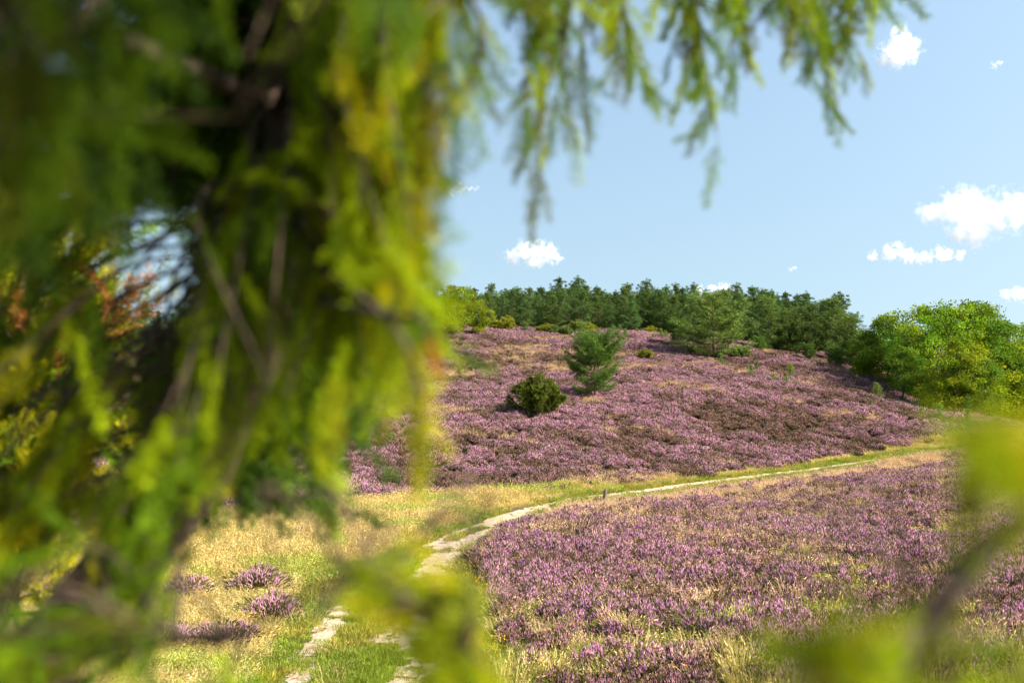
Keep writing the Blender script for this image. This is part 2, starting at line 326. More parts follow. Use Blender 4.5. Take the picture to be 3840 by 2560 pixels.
def grass_tuft(seed, n, R, H, w, cols, lean=.45, heads=True, bend=.5):
    rng = np.random.default_rng(seed); mb = MB()
    r = R*np.sqrt(rng.random(n)); th = rng.random(n)*6.283; p = np.stack([r*np.cos(th), r*np.sin(th), np.full(n,-.02)], 1)
    d = norm(np.stack([np.cos(th)*lean*rng.random(n), np.sin(th)*lean*rng.random(n), np.ones(n)], 1)+rng.normal(size=(n,3))*.12)
    L = H*(.5+.6*rng.random(n)); cols = np.asarray(cols); c = cols[rng.integers(0,len(cols),n)]*(.75+.5*rng.random((n,1)))
    s = norm(np.cross(d, rand_dirs(n, rng))); wd = (w*(.7+.6*rng.random(n)))[:,None]
    side = norm(np.stack([np.cos(th), np.sin(th), 0*th], 1)+rng.normal(size=(n,3))*.5); side[:,2] = -.35
    Lc = L[:,None]; m1 = p+d*Lc*.5; m2 = p+d*Lc*.82+side*Lc*.12*bend; tp = p+d*Lc*.98+side*Lc*.38*bend
    V = np.stack([p-s*wd/2, p+s*wd/2, m1-s*wd*.45, m1+s*wd*.45, m2-s*wd*.35, m2+s*wd*.35, tp], 1).reshape(-1,3)
    o = np.arange(n)[:,None]*7
    mb.add(V, q=np.concatenate([o+np.array([[0,1,3,2]]), o+np.array([[2,3,5,4]])]), t=o+np.array([[4,5,6]]), c=np.repeat(c,7,0))
    if heads:
        k = n//3; sel = rng.integers(0,n,k); dd = norm(tp[sel]-m2[sel]); spikes(mb, m2[sel], dd, .22*L[sel], np.full(k, w*2.6), c[sel]*1.1, rng)
    return mb.mesh('grass_tuft', M_GRASS)
STRAW = [(.58,.46,.18),(.51,.41,.16),(.64,.53,.26),(.43,.38,.12),(.36,.36,.10)]
GREEN = [(.20,.27,.035),(.16,.23,.03),(.27,.31,.05),(.30,.29,.06),(.13,.19,.03)]
PALE = [(.60,.42,.27),(.55,.38,.24),(.64,.48,.30),(.50,.36,.2)]
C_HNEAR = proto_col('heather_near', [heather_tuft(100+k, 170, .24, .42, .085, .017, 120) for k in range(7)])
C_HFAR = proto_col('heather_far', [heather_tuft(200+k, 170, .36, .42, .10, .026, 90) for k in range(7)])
C_DRY = proto_col('dry_grass', [grass_tuft(300+k, 90, .20, .48, .008, STRAW, .5) for k in range(6)])
C_PALE = proto_col('pale_grass', [grass_tuft(330+k, 60, .26, .42, .008, PALE, .6) for k in range(5)])
C_GRN = proto_col('green_grass', [grass_tuft(360+k, 110, .22, .11, .009, GREEN, .9, False) for k in range(6)])
C_MID = proto_col('mid_grass', [grass_tuft(390+k, 60, .2, .28, .008, GREEN+STRAW[:2], .7, True) for k in range(5)])
def scatter(name, P, rot, scl, idx, tint, col, label, cat):
    me = bpy.data.meshes.new(name); n = len(P); me.vertices.add(n); me.vertices.foreach_set('co', np.asarray(P, np.float32).ravel())
    for nm, ty, dat, key in (('rot','FLOAT_VECTOR',rot,'vector'),('scl','FLOAT_VECTOR',scl,'vector'),('idx','INT',idx,'value'),('tint','FLOAT_VECTOR',tint,'vector')):
        a = me.attributes.new(nm, ty, 'POINT'); a.data.foreach_set(key, np.asarray(dat, np.int32 if ty == 'INT' else np.float32).ravel())
    o = link(name, me); tag(o, label, cat, kind='stuff')
    ng = bpy.data.node_groups.new(name+'_scatter', 'GeometryNodeTree')
    ng.interface.new_socket('Geometry', in_out='INPUT', socket_type='NodeSocketGeometry'); ng.interface.new_socket('Geometry', in_out='OUTPUT', socket_type='NodeSocketGeometry')
    N = ng.nodes; gi = N.new('NodeGroupInput'); go = N.new('NodeGroupOutput'); ip = N.new('GeometryNodeInstanceOnPoints'); ci = N.new('GeometryNodeCollectionInfo')
    ci.inputs['Collection'].default_value = col; ci.inputs['Separate Children'].default_value = True; ci.inputs['Reset Children'].default_value = True
    ip.inputs['Pick Instance'].default_value = True
    def na(nm, ty):
        a = N.new('GeometryNodeInputNamedAttribute'); a.data_type = ty; a.inputs['Name'].default_value = nm; return a.outputs['Attribute']
    er = N.new('FunctionNodeEulerToRotation'); Lk = ng.links
    Lk.new(na('rot','FLOAT_VECTOR'), er.inputs[0]); Lk.new(er.outputs[0], ip.inputs['Rotation']); Lk.new(na('scl','FLOAT_VECTOR'), ip.inputs['Scale'])
    Lk.new(na('idx','INT'), ip.inputs['Instance Index']); Lk.new(ci.outputs[0], ip.inputs['Instance']); Lk.new(gi.outputs[0], ip.inputs['Points']); Lk.new(ip.outputs[0], go.inputs[0])
    md = o.modifiers.new('scatter', 'NODES'); md.node_group = ng
    return o
def sample(x0, x1, y0, y1, dens):
    n = int((x1-x0)*(y1-y0)*dens); x = RNG.uniform(x0,x1,n); y = RNG.uniform(y0,y1,n)
    vis = np.abs(x) < y*.56+4; x = x[vis]; y = y[vis]; z = hz(x, y); a, b = to_px(x, y, z); return x, y, z, a, b
def place(name, x, y, z, s, tint, col, label, cat, zs=None, lean=.12):
    n = len(x); k = len(col.objects)
    rot = np.stack([RNG.normal(0,lean,n), RNG.normal(0,lean,n), RNG.uniform(0,6.283,n)], 1)
    scl = np.stack([s, s, s*(1 if zs is None else zs)], 1)
    return scatter(name, np.stack([x,y,z],1), rot, scl, RNG.integers(0,k,n), tint, col, label, cat)
def clear_of_path(y, a, b, h):
    """height factor that keeps the trodden border of the path low"""
    hp = h/y*FPX; f = np.ones(len(a))
    for k in (1.0, .8, .6, .45, .3, .15): f = np.where(path_mask(a, b-hp*k), np.minimum(f, max(k-.15, .1)), f)
    return f
def near_path(x, y, z, r):
    m = np.zeros(len(x), bool)
    for dx, dy in ((0,0),(r,0),(-r,0),(0,r),(0,-r)):
        a, b = to_px(x+dx, y+dy, z); m |= path_mask(a, b)
    return m
def keep(m, *a): return [q[m] for q in a]

# heather on the hillside
x, y, z, a, b = sample(-62, 64, 22, 128, 6.5)
big = fbm(x/9, y/9, 41); mid = fbm(x/2.2, y/2.2, 43); fine = fbm(x/.9, y/.9, 47)
dry = fbm(x/6+3, y/3.2, 71)
gap = (dry > .63-.10*np.clip((y-60)/40, 0, 1)) & (fine > .35)
ok = (b < hill_line(a)+RNG.normal(0,6,len(a))) & (fine > .22)
hill_ok = ok & ~(gap & (RNG.random(len(a)) < .75))
X1 = keep(hill_ok, x, y, z, big, mid, fine)
n = len(X1[0]); bloom = np.clip((X1[4]-.5)*3.0+(X1[3]-.5)*1.8+(X1[5]-.5)*1.6+.42+RNG.normal(0,.2,n), 0, 1)[:,None]
tint = np.array([.50,.50,.33])*(1-bloom)+np.array([.98,.90,1.0])*bloom
place('heather_slope', X1[0], X1[1], X1[2]-.02, .5+.95*np.clip((X1[5]-.2)*1.3,0,1)+.25*RNG.random(n), tint, C_HFAR, 'purple flowering heather covering the whole hillside beyond the path', 'heather')
X2 = keep(ok & gap, x, y, z); n = len(X2[0])
place('pale_grass_slope', *X2, .8+.4*RNG.random(n), np.ones((n,3))*(.85+.25*RNG.random((n,1))), C_PALE, 'tawny dry grass in patches between the heather on the hillside', 'grass')

# golden grass at the foot of the hill
x, y, z, a, b = sample(-30, 50, 12, 72, 22)
pm_ = near_path(x, y, z, .3)
bandok = (b > hill_line(a)-4) & (b < grass_line(a)+RNG.normal(0,4,len(a))) & ~pm_
leftok = (b >= grass_line(a)) & (a < 1150-(b-2150)*.6) & ~pm_
t = bandok | leftok
q = keep(t, x, y, z, a, b); n = len(q[0]); gr = (fbm(q[0]/2.5,q[1]/1.6,21) > .60)[:,None]
tint = np.where(gr, np.array([.75,.92,.55]), np.array([1.05,1,1]))*(.85+.3*RNG.random((n,1)))
edge = np.clip((grass_line(q[3])-q[4])/25, .35, 1); edge = np.where(q[4] > grass_line(q[3]), .55, edge)
place('dry_grass', *q[:3], (.75+.4*RNG.random(n)), tint, C_DRY, 'tall golden dry grass along the foot of the heather hill', 'grass', zs=edge)

# pale pinkish grass between path and near field, thinning into the field
x, y, z, a, b = sample(-4, 50, 14, 70, 16)
gtop = np.interp(a, PATH_TOP[:,0], PATH_TOP[:,1])+22
fieldtop = np.interp(a, [1860,2100,2300,2600,3000,3400,4000], [1975,1935,1925,1895,1830,1770,1710])
pz = (a > field_line(b)) & (b > gtop) & ~path_mask(a, b)
dens = np.where(b < fieldtop, .75, .11+.36*(fbm(x/2.4, y/2.4, 88) > .59))
m = pz & (RNG.random(len(a)) < dens)
q = keep(m, x, y, z, a, b); n = len(q[0])
place('pale_grass_field', *q[:3], .75+.5*RNG.random(n), np.ones((n,3))*(.8+.35*RNG.random((n,1))), C_PALE, 'pinkish tawny grass growing through the heather below the path', 'grass', zs=clear_of_path(q[1], q[3], q[4], .55))

# heather of the near field
x, y, z, a, b = sample(-4, 50, 13, 70, 17)
mid = fbm(x/1.5, y/1.5, 143); fine = fbm(x/.6, y/.6, 147); big = fbm(x/6, y/6, 149)
pz = (a > field_line(b)+RNG.normal(0,10,len(a))) & (b > gtop[0]*0+np.interp(a, PATH_TOP[:,0], PATH_TOP[:,1])+30) & ~path_mask(a, b)
p = np.where(b < np.interp(a, [1860,2100,2300,2600,3000,3400,4000], [1975,1935,1925,1895,1830,1770,1710]), .16, .88)
near_gap = (fbm(x/1.8+9, y/1.8, 160) > .63)
m = pz & (RNG.random(len(a)) < p) & (fine > .25) & ~(near_gap & (RNG.random(len(a)) < .8))
hc = clear_of_path(y, a, b, .5); m &= (hc > .25)
q = keep(m, x, y, z, mid, fine, big, hc); n = len(q[0]); bloom = np.clip((q[3]-.5)*3.2+(q[4]-.5)*1.6+.58+RNG.normal(0,.18,n), 0, 1)[:,None]
tint = np.array([.70,.66,.48])*(1-bloom)+np.array([1.15,1.02,1.22])*bloom
place('heather_field', *q[:3], .48+.55*q[4]+.45*np.clip((q[3]-.35)*1.6,0,1)+.15*RNG.random(n), tint, C_HNEAR, 'purple flowering heather filling the flat field on the near side of the path', 'heather', zs=q[6])
m = pz & near_gap & (b > 1950)
q = keep(m, x, y, z); n = len(q[0])
place('green_grass_field', *q, .8+.5*RNG.random(n), np.ones((n,3))*(.85+.3*RNG.random((n,1))), C_MID, 'yellow green grass tufts in gaps of the near heather field', 'grass')

# arching dry grass, young green grass and yellow flowers at the near rim of the field
x, y, z, a, b = sample(-1, 9, 12.5, 17.5, 14)
m = (a > field_line(b)-40) & (fbm(x/1.1, y/1.1, 201) > .62-.12*np.clip((b-2440)/100, 0, 1)) & (b > 2300)
q = keep(m, x, y, z); n = len(q[0])
place('arching_grass', *q, .7+.6*RNG.random(n), np.where(RNG.random((n,1)) < .3, np.array([.7,.9,.5]), np.array([1.0,.97,.95])), C_DRY, 'arching straw coloured grass along the near rim of the heather field', 'grass', lean=.3)
def flower_tuft(seed):
    rng = np.random.default_rng(seed); mb = MB(); n = 7; p = np.stack([rng.normal(0,.08,n), rng.normal(0,.08,n), np.full(n,-.02)],1); d = norm(np.array([0,0,1.0])+rng.normal(0,.15,(n,3))); L = .2+.15*rng.random(n)
    blades(mb, p, d, L, .006, np.array([.16,.22,.03]), rng); t = p+d*L[:,None]*.97
    for k in range(5): blades(mb, t, norm(rand_dirs(n,rng)+np.array([0,0,.5])), .018, .014, np.array([.75,.50,.02]), rng)
    return mb.mesh('flower_tuft', M_GRASS)
C_FLO = proto_col('flower', [flower_tuft(410+k) for k in range(3)])
x, y, z, a, b = sample(-4, 16, 13, 30, 3.0)
m = ((np.abs(a-field_line(b)) < 90) & (b > 2050)) | ((a > field_line(b)) & (b > 2150) & (fbm(x/1.4, y/1.4, 210) > .60))
m &= ~near_path(x, y, z, .1); q = keep(m, x, y, z); n = len(q[0])
place('yellow_flowers', *q, .8+.5*RNG.random(n), np.ones((n,3)), C_FLO, 'small yellow wildflowers dotted along the rim of the heather field', 'wildflowers')

# short green turf along the path
x, y, z, a, b = sample(-9, 30, 13, 62, 55)
m = (b > grass_line(a)-2) & (a < field_line(b)+25) & (a > 1000-(b-2150)*.6) | ((a > 1990) & (b > np.interp(a, PATH_TOP[:,0], PATH_TOP[:,1])-20) & (b < np.interp(a, PATH_TOP[:,0], PATH_TOP[:,1])+32))
m &= ~near_path(x, y, z, .13) | ((RNG.random(len(a)) < .22) & ~path_mask(a, b)) | ((RNG.random(len(a)) < .03) & (y < 26))
q = keep(m, x, y, z, a, b); n = len(q[0]); dryk = (fbm(q[0]/1.1, q[1]/1.1, 64) > .55)[:,None]
tint = np.where(dryk, np.array([1.5,1.15,1.1]), np.array([1.0,1.05,.8]))*(.8+.4*RNG.random((n,1)))
place('short_grass', *q[:3], .7+.5*RNG.random(n), tint, C_GRN, 'short bright green turf beside the sandy path', 'grass', lean=.2)
m2 = (RNG.random(n) < .06) & ((q[3] > field_line(q[4])-110) | (q[3] < 1300))
q2 = keep(m2, *q[:3]); n2 = len(q2[0])
place('mid_grass', *q2, .8+.5*RNG.random(n2), np.ones((n2,3)), C_MID, 'seeding green grass at the edge of the near heather field', 'grass')

# ------------------------------------------------------------------ trees
def frame(d):
    d = d/np.linalg.norm(d); a = np.cross(d, [0,0,1.0]); a = a/max(np.linalg.norm(a),1e-6); return a, np.cross(a, d)
def make_pine(seed, H, R, h0, whorl=.45, nb=5, tuft=10, nl=.2, step=.2, col=(.055,.105,.04), sharp=.85, up=.55, side=True, wood=M_PBARK, trunk_r=None, irregular=.25, bl=.03, prof=None):
    """pine: tapered trunk with whorls of limbs, needle tufts along the outer limbs"""
    rng = np.random.default_rng(seed); wd = MB(); cr = MB(); col = np.array(col)
    tr = trunk_r or H*.016; k = 9; t = np.linspace(0,1,k)
    bx = np.cumsum(rng.normal(0,.012*H,k)); by = np.cumsum(rng.normal(0,.012*H,k)); bx -= bx[0]; by -= by[0]
    TP = np.stack([bx,by,t*H-.15*(t==0)],1); TR = tr*(1-.93*t)*(1+.5*np.exp(-t*25)); V, Q = tube(TP, TR, 7); wd.add(V, q=Q)
    P = []; D = []; C = []
    h = h0
    while h < H*.985:
        f = (h-h0)/(H-h0); Lr = R*((1-f)**sharp)*(.55+.45*min(1, f*4+.15))*(.75+.5*rng.random())+.06*R
        if prof: Lr = R*np.interp(f, *zip(*prof))*(.8+.4*rng.random())
        n = nb if rng.random() < .7 else nb-1; a0 = rng.random()*6.283
        c0 = np.array([np.interp(h, TP[:,2], TP[:,i]) for i in (0,1)]+[h])
        for j in range(n):
            az = a0+j*6.283/n+rng.normal(0,.3); L = Lr*(1-irregular+2*irregular*rng.random())
            el = up*(.15+1.1*f)+rng.normal(0,.12)
            if prof: L /= max(.55, math.cos(el))
            d = np.array([math.cos(az)*math.cos(el), math.sin(az)*math.cos(el), math.sin(el)])
            m = max(4, int(L/.35)+3); s = np.linspace(0,1,m)
            pts = c0+np.outer(s*L, d)+np.stack([0*s,0*s,-.10*L*np.sin(s*math.pi)*(1-f)+.22*L*s**2.2], 1)
            pts[:,:2] += rng.normal(0,.03*L,(m,2))*s[:,None]
            V, Q = tube(pts, tr*.34*(1-.8*f)*(1-.85*s)+.004, 4); wd.add(V, q=Q)
            ns = max(2, int(L*.72/step)); ss = np.linspace(.30 if f < .6 else .12, 1.0, ns)
            for q in ss:
                c = np.array([np.interp(q, s, pts[:,i]) for i in range(3)])
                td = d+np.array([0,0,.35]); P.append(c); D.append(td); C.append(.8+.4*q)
                if side:
                    ax, _ = frame(d); w = (1-q)*.5*L+.12*L
                    for sg in (-1, 1):
                        if rng.random() < .8:
                            ww = w*(.4+.7*rng.random()); nn = max(1, int(ww/step))
                            for e in range(1, nn+1):
                                P.append(c+(ax*sg*.85+d*.55)*ww*e/nn+np.array([0,0,.10*ww*e/nn+rng.normal(0,.04)])); D.append(ax*sg*.6+d*.6+np.array([0,0,.4])); C.append(.85+.35*rng.random())
        h += whorl*(.75+.5*rng.random())*(1-.35*f)
    for q in np.linspace(.9,1.03,6): P.append(np.array([TP[-1,0],TP[-1,1],H*q])); D.append(np.array([0,0,1.0])); C.append(1.1)
    P = np.array(P); D = norm(np.array(D)); C = np.array(C); n = len(P)
    P = np.repeat(P, tuft, 0)+rng.normal(0,.22*nl,(n*tuft,3))*np.array([1.3,1.3,.6]); D = norm(np.repeat(D, tuft, 0)*.75+rand_dirs(n*tuft, rng)*.85)
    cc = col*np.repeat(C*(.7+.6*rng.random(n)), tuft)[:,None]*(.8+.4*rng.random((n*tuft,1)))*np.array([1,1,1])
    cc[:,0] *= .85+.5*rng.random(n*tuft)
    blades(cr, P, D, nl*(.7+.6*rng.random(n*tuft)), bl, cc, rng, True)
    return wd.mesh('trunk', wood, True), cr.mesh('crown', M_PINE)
def make_broad(seed, H, R, trunk_h, nclu=70, leaves=130, ls=.16, col=(.13,.16,.018), cr_c=.58, low=.2, wood=M_OBARK, trunk_r=None, flat=1.0, clu_r=.14):
    """broadleaf tree: trunk, forked limbs, leaf clumps in an uneven lobed crown with gaps"""
    rng = np.random.default_rng(seed); wd = MB(); cr = MB(); col = np.array(col); tr = trunk_r or H*.028
    tp = np.stack([np.cumsum(rng.normal(0,.02*H,6)), np.cumsum(rng.normal(0,.02*H,6)), np.linspace(-.2,H*.62,6)],1); tp[:,:2] -= tp[0,:2]
    V, Q = tube(tp, tr*np.linspace(1.25,.35,6), 8); wd.add(V, q=Q)
    nlobe = 13; lob = rand_dirs(nlobe, rng); lob[:,2] = lob[:,2]*.95+.02; lob *= np.array([R*.62,R*.62,H*.36*flat]); lob[:,2] += H*cr_c; lr = R*(.36+.22*rng.random(nlobe))
    cen = []
    while len(cen) < nclu:
        i = rng.integers(0,nlobe); v = rand_dirs(1,rng)[0]*(.55+.5*rng.random()); p = lob[i]+v*lr[i]*np.array([1,1,.85])
        if p[2] > H*low and p[2] < H: cen.append(p)
    cen = np.array(cen)
    for i in range(nlobe):
        b = tp[rng.integers(2,6)]; e = lob[i]; mid = (b+e)/2+np.array([0,0,-.04*H])+rng.normal(0,.03*H,3)
        pts = bez([b,mid,e], 7); V, Q = tube(pts, tr*np.linspace(.5,.14,7), 5); wd.add(V, q=Q)
    for p in cen[::2]:
        i = np.argmin(((lob-p)**2).sum(1)); pts = bez([lob[i], (lob[i]+p)/2+rng.normal(0,.1*R,3), p], 4); V, Q = tube(pts, tr*np.linspace(.15,.05,4), 3); wd.add(V, q=Q)
    n = nclu*leaves; rr = clu_r*R*(.6+.9*rng.random(nclu)); off = rand_dirs(n,rng)*(rng.random((n,1))**.45); off[:,2] *= .6
    P = np.repeat(cen,leaves,0)+off*np.repeat(rr,leaves)[:,None]*2
    D = norm(off*.6+rand_dirs(n,rng)+np.array([0,0,.15]))
    cc = col*np.repeat(.75+.5*rng.random(nclu),leaves)[:,None]*(.65+.7*rng.random((n,1))); cc[:,0] *= .6+.38*np.repeat(rng.random(nclu),leaves)
    blades(cr, P, D, ls*(.7+.6*rng.random(n)), ls*.75, cc, rng, True)
    return wd.mesh('trunk', wood, True), cr.mesh('crown', M_OAK)
def make_juniper(seed, H, R, n=40, col=(.10,.115,.02), tuft=26, spread=.55, nl=.09, upright=1.0, M=None):
    """bushy juniper: many stems arching up and out, ending in plumes that nod at the tip"""
    rng = np.random.default_rng(seed); wd = MB(); cr = MB(); col = np.array(col); P = []; D = []; C = []
    for j in range(n):
        az = rng.random()*6.283; rr = R*math.sqrt(rng.random())*(.75+.4*rng.random()); hh = H*(1-spread*(rr/R)**2)*(.55+.5*rng.random())
        e = np.array([math.cos(az)*rr, math.sin(az)*rr, hh*upright]); b = np.array([math.cos(az)*R*.10, math.sin(az)*R*.10, -.05])
        m = b*.4+e*.6+np.array([0,0,-.10*H]); tipd = norm(np.array([[math.cos(az),math.sin(az),.25+rng.normal(0,.4)]]))[0]
        pts = bez([b,m,e,e+tipd*.14*R], 9); V, Q = tube(pts, np.linspace(.03,.006,9)*H/2, 4); wd.add(V, q=Q)
        for q in np.linspace(.3,1,9):
            c = np.array([np.interp(q, np.linspace(0,1,9), pts[:,i]) for i in range(3)])
            for g in range(3):
                dd = norm(np.array([e*np.array([1,1,.5])/max(R,H)+rng.normal(0,.45,3)+np.array([0,0,.12])]))[0]; LL = .20*H*(.4+.7*rng.random())*(.5+.5*q)
                sd = .7+.6*rng.random()
                for w in np.linspace(.2,1,4):
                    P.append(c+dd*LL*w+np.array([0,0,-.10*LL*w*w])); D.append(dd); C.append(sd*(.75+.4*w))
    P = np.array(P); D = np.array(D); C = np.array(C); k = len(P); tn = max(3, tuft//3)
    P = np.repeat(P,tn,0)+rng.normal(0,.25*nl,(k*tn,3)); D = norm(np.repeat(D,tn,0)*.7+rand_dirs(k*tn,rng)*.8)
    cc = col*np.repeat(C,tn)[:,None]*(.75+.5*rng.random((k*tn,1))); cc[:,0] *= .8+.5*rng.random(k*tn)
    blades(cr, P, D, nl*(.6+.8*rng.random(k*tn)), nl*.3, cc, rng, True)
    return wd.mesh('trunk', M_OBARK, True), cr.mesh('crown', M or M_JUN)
def tree(name, meshes, loc, s, rz, label, cat='tree', group=None, sz=None):
    r = link(name, None, loc=loc); r.empty_display_size = .3; r.rotation_euler = (0,0,rz); r.scale = (s,s,sz or s)
    link('trunk', meshes[0], r); link('crown', meshes[1], r); tag(r, label, cat, group); return r
rr = random.Random(11)

# hilltop stand of pines
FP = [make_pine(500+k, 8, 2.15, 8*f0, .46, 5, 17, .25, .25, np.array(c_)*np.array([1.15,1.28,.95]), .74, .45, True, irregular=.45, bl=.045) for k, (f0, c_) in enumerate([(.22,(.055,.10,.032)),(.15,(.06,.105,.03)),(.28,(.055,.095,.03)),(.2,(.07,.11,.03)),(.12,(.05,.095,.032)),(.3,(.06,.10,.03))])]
taken = []
def stand(px, d, top, grp, lab, w=1.0):
    x = (px-1920)/FPX*d; g = on(x, d); H = CAMZ+(1280-top)/FPX*d-g[2]
    if H < 3: return
    tree('pine_tree', rr.choice(FP), g-np.array([0,0,.05]), H/8*w, rr.random()*6.28, lab, 'pine tree', grp, sz=H/8)
G1 = 'pines of the hilltop stand'; L1 = 'tall pine whose pointed top makes the skyline of the hilltop stand'
skyline = [(600,1110),(1000,1100),(1450,1095),(1600,1090),(1780,1085),(1860,1090),(1940,1075),(2000,1105),(2080,1065),(2140,1070),(2210,1065),(2260,1095),(2330,1080),(2420,1085),(2480,1082),(2520,1075),(2580,1080),(2640,1085),(2720,1090),(2800,1092),(2870,1085),(2925,1085),(2990,1110),(3040,1120),(3090,1130),(3140,1122),(3190,1180),(3240,1240)]
sx, sy = zip(*skyline)
px = 980
while px < 3150:
    stand(px, rr.uniform(122,132), np.interp(px, sx, sy)+rr.gauss(3,14), G1, L1, .95+.2*rr.random()); px += rr.uniform(26,44)
px = 1000
while px < 3190:
    stand(px, rr.uniform(113,120), np.interp(px, sx, sy)+rr.uniform(8,55), G1, 'full low-branched pine at the front edge of the hilltop stand', 1.05+.25*rr.random()); px += rr.uniform(38,62)
for d0, d1, p0, p1, dp in ((136,146,1300,3050,40),(150,165,1300,3000,44)):
    px = p0
    while px < p1: stand(px, rr.uniform(d0,d1), np.interp(px, sx, sy)+rr.gauss(22,12), G1, 'pine showing only between the crowns deep inside the hilltop stand', 1.25); px += rr.uniform(dp*.8,dp*1.2)
px = -80
while px < 980:
    stand(px, rr.uniform(108,125), 1215+rr.gauss(0,20) if px < 500 else 1150+rr.gauss(0,18), 'pines on the far ridge behind the juniper', 'pine on the far ridge seen through gaps in the near juniper', 1.1); px += rr.uniform(50,80)

# broad open-grown pines on the right shoulder of the hill
def at_ground(px, py, hpx, top=None):
    g = ground_at(px, py); return g, hpx/FPX*g[1]
OP = [make_pine(540, 6.3, 3.1, .6, .46, 6, 15, .24, .24, (.10,.17,.03), .5, .45, True, irregular=.35, trunk_r=.14, bl=.04), make_pine(541, 7, 2.6, 1.2, .46, 6, 15, .24, .24, (.08,.145,.028), .6, .5, True, irregular=.35, trunk_r=.13, bl=.04)]
def big(px, py, top, proto, H0, label, w=1.0, rz=0.0):
    g = ground_at(px, py); H = (py-top)/FPX*g[1]; return tree('pine_tree', proto, g-np.array([0,0,.06]), H/H0*w, rz, label, 'pine tree', sz=H/H0)
big(2682, 1345, 1112, OP[0], 6.3, 'broad spreading pine with low limbs on the hill shoulder, in front of the stand', 1.3, .4)
big(3035, 1338, 1150, OP[1], 7, 'broad dark pine with forked bare trunk at the edge of the heather slope', 1.25, 1.1)
big(3120, 1352, 1125, OP[1], 7, 'pine with a ragged pointed top at the end of the hilltop stand', 1.05, 3.0)
big(2880, 1318, 1120, OP[1], 7, 'dense rounded pine standing between the spreading pine and the slope edge', 1.0, 4.1)
big(3195, 1375, 1190, OP[0], 6.3, 'low bushy pine where the dark pines meet the bright oaks', .9, 2.0)
big(3245, 1395, 1255, OP[0], 6.3, 'small dense pine closing the gap before the oaks', .9, 1.3)
big(2960, 1330, 1170, OP[0], 6.3, 'short wide pine filling the gap behind the young pines on the shoulder', .85, 5.0)

# the lone pine and the juniper bush on the slope
LP = make_pine(563, 4.5, 2.0, .75, .36, 6, 18, .17, .14, (.08,.165,.022), .33, .45, True, irregular=.25, prof=[(0,.72),(.2,.95),(.45,1.0),(.65,.9),(.85,.68),(1,.4)], trunk_r=.085, bl=.022)
g, H = at_ground(2230, 1500, 232)
tree('pine_tree', LP, g-np.array([0,0,.05]), H/4.5, 1.9, 'young green pine standing alone in the middle of the heather slope', 'pine tree', sz=H/4.5)
JB = make_juniper(570, 2.2, 1.55, 60, (.095,.13,.013), 45, .4, .085)
g, H = at_ground(2015, 1562, 150)
tree('juniper_bush', JB, g-np.array([0,0,.05]), H/2.7, .7, 'round olive green juniper bush beside the lone pine on the slope', 'bush', sz=H/2.35)

# oaks on the right, and the pale oak at the left end of the ridge
OK_ = [make_broad(600+k, 9, 4.2, 2, 130, 150, .19, c_, .52, .02, clu_r=.095, trunk_r=.16) for k, c_ in enumerate([(.25,.28,.012),(.14,.20,.014),(.18,.235,.012)])]
oaks = [(3300,1262,1425,1,'small dark oak just behind the first oaks'),(3290,1235,1440,0,'dark leafy oak at the edge of the pines, first of the oaks'),(3385,1185,1475,1,'oak between the edge oak and the tallest oak on the slope'),(3500,1122,1520,2,'tallest oak with airy top above the slope foot'),(3560,1235,1560,0,'bright yellow green oak standing in front of the tallest oak'),
        (3640,1135,1540,1,'narrow oak rising just beyond the bright yellow green oak'),(3740,1175,1580,0,'broad yellow green oak at the foot of the slope'),(3850,1170,1570,2,'oak at the end of the row beyond the broad yellow green oak'),(3440,1300,1530,1,'low dark oak with branches down to the heather'),(3690,1330,1590,1,'low oak with dark branches sweeping the ground below the slope'),(3960,1180,1590,0,'oak standing past the end of the row of oaks')]
for px, top, by, k, lab in oaks:
    g = ground_at(min(px,3820), by); x = (px-1920)/FPX*g[1]; g = on(x, g[1]+rr.uniform(0,4)); H = CAMZ+(1280-top)/FPX*g[1]-g[2]
    tree('oak_tree', OK_[k], g-np.array([0,0,.1]), H/9, rr.random()*6.28, lab, 'oak tree', 'oaks beside the heather slope', sz=H/9*1.03)
WB = make_broad(640, 7, 2.0, 2, 40, 70, .10, (.12,.13,.05), .6, .3, clu_r=.16)
g = ground_at(3490, 1500); tree('birch_tree', WB, on(3.93/9.3*g[1], g[1]), 1.0, .3, 'thin grey green birch among the bright oaks', 'tree')
RO = make_broad(650, 6, 2.9, 1, 90, 130, .16, (.24,.25,.014), .52, .06, clu_r=.10)
g = ground_at(1690, 1262); H = 205/FPX*g[1]
tree('oak_tree', RO, g-np.array([0,0,.1]), H/6*1.0, 2.2, 'yellow green young oak at the end of the ridge before the pines', 'oak tree', sz=H/6)
g = ground_at(1790, 1258); tree('oak_tree', RO, g-np.array([0,0,.1]), 140/FPX*g[1]/6, 4.4, 'small yellow green oak leaning out beside the ridge oak', 'oak tree')
g = ground_at(150, 1378); tree('oak_tree', RO, g, 1.0, 1.0, 'bare trunked small oak on the far hillside, seen through the juniper', 'oak tree')
g = ground_at(420, 1350); tree('oak_tree', OK_[0], g, .62, 1.0, 'bushy oak on the far hillside, seen through the juniper', 'oak tree')

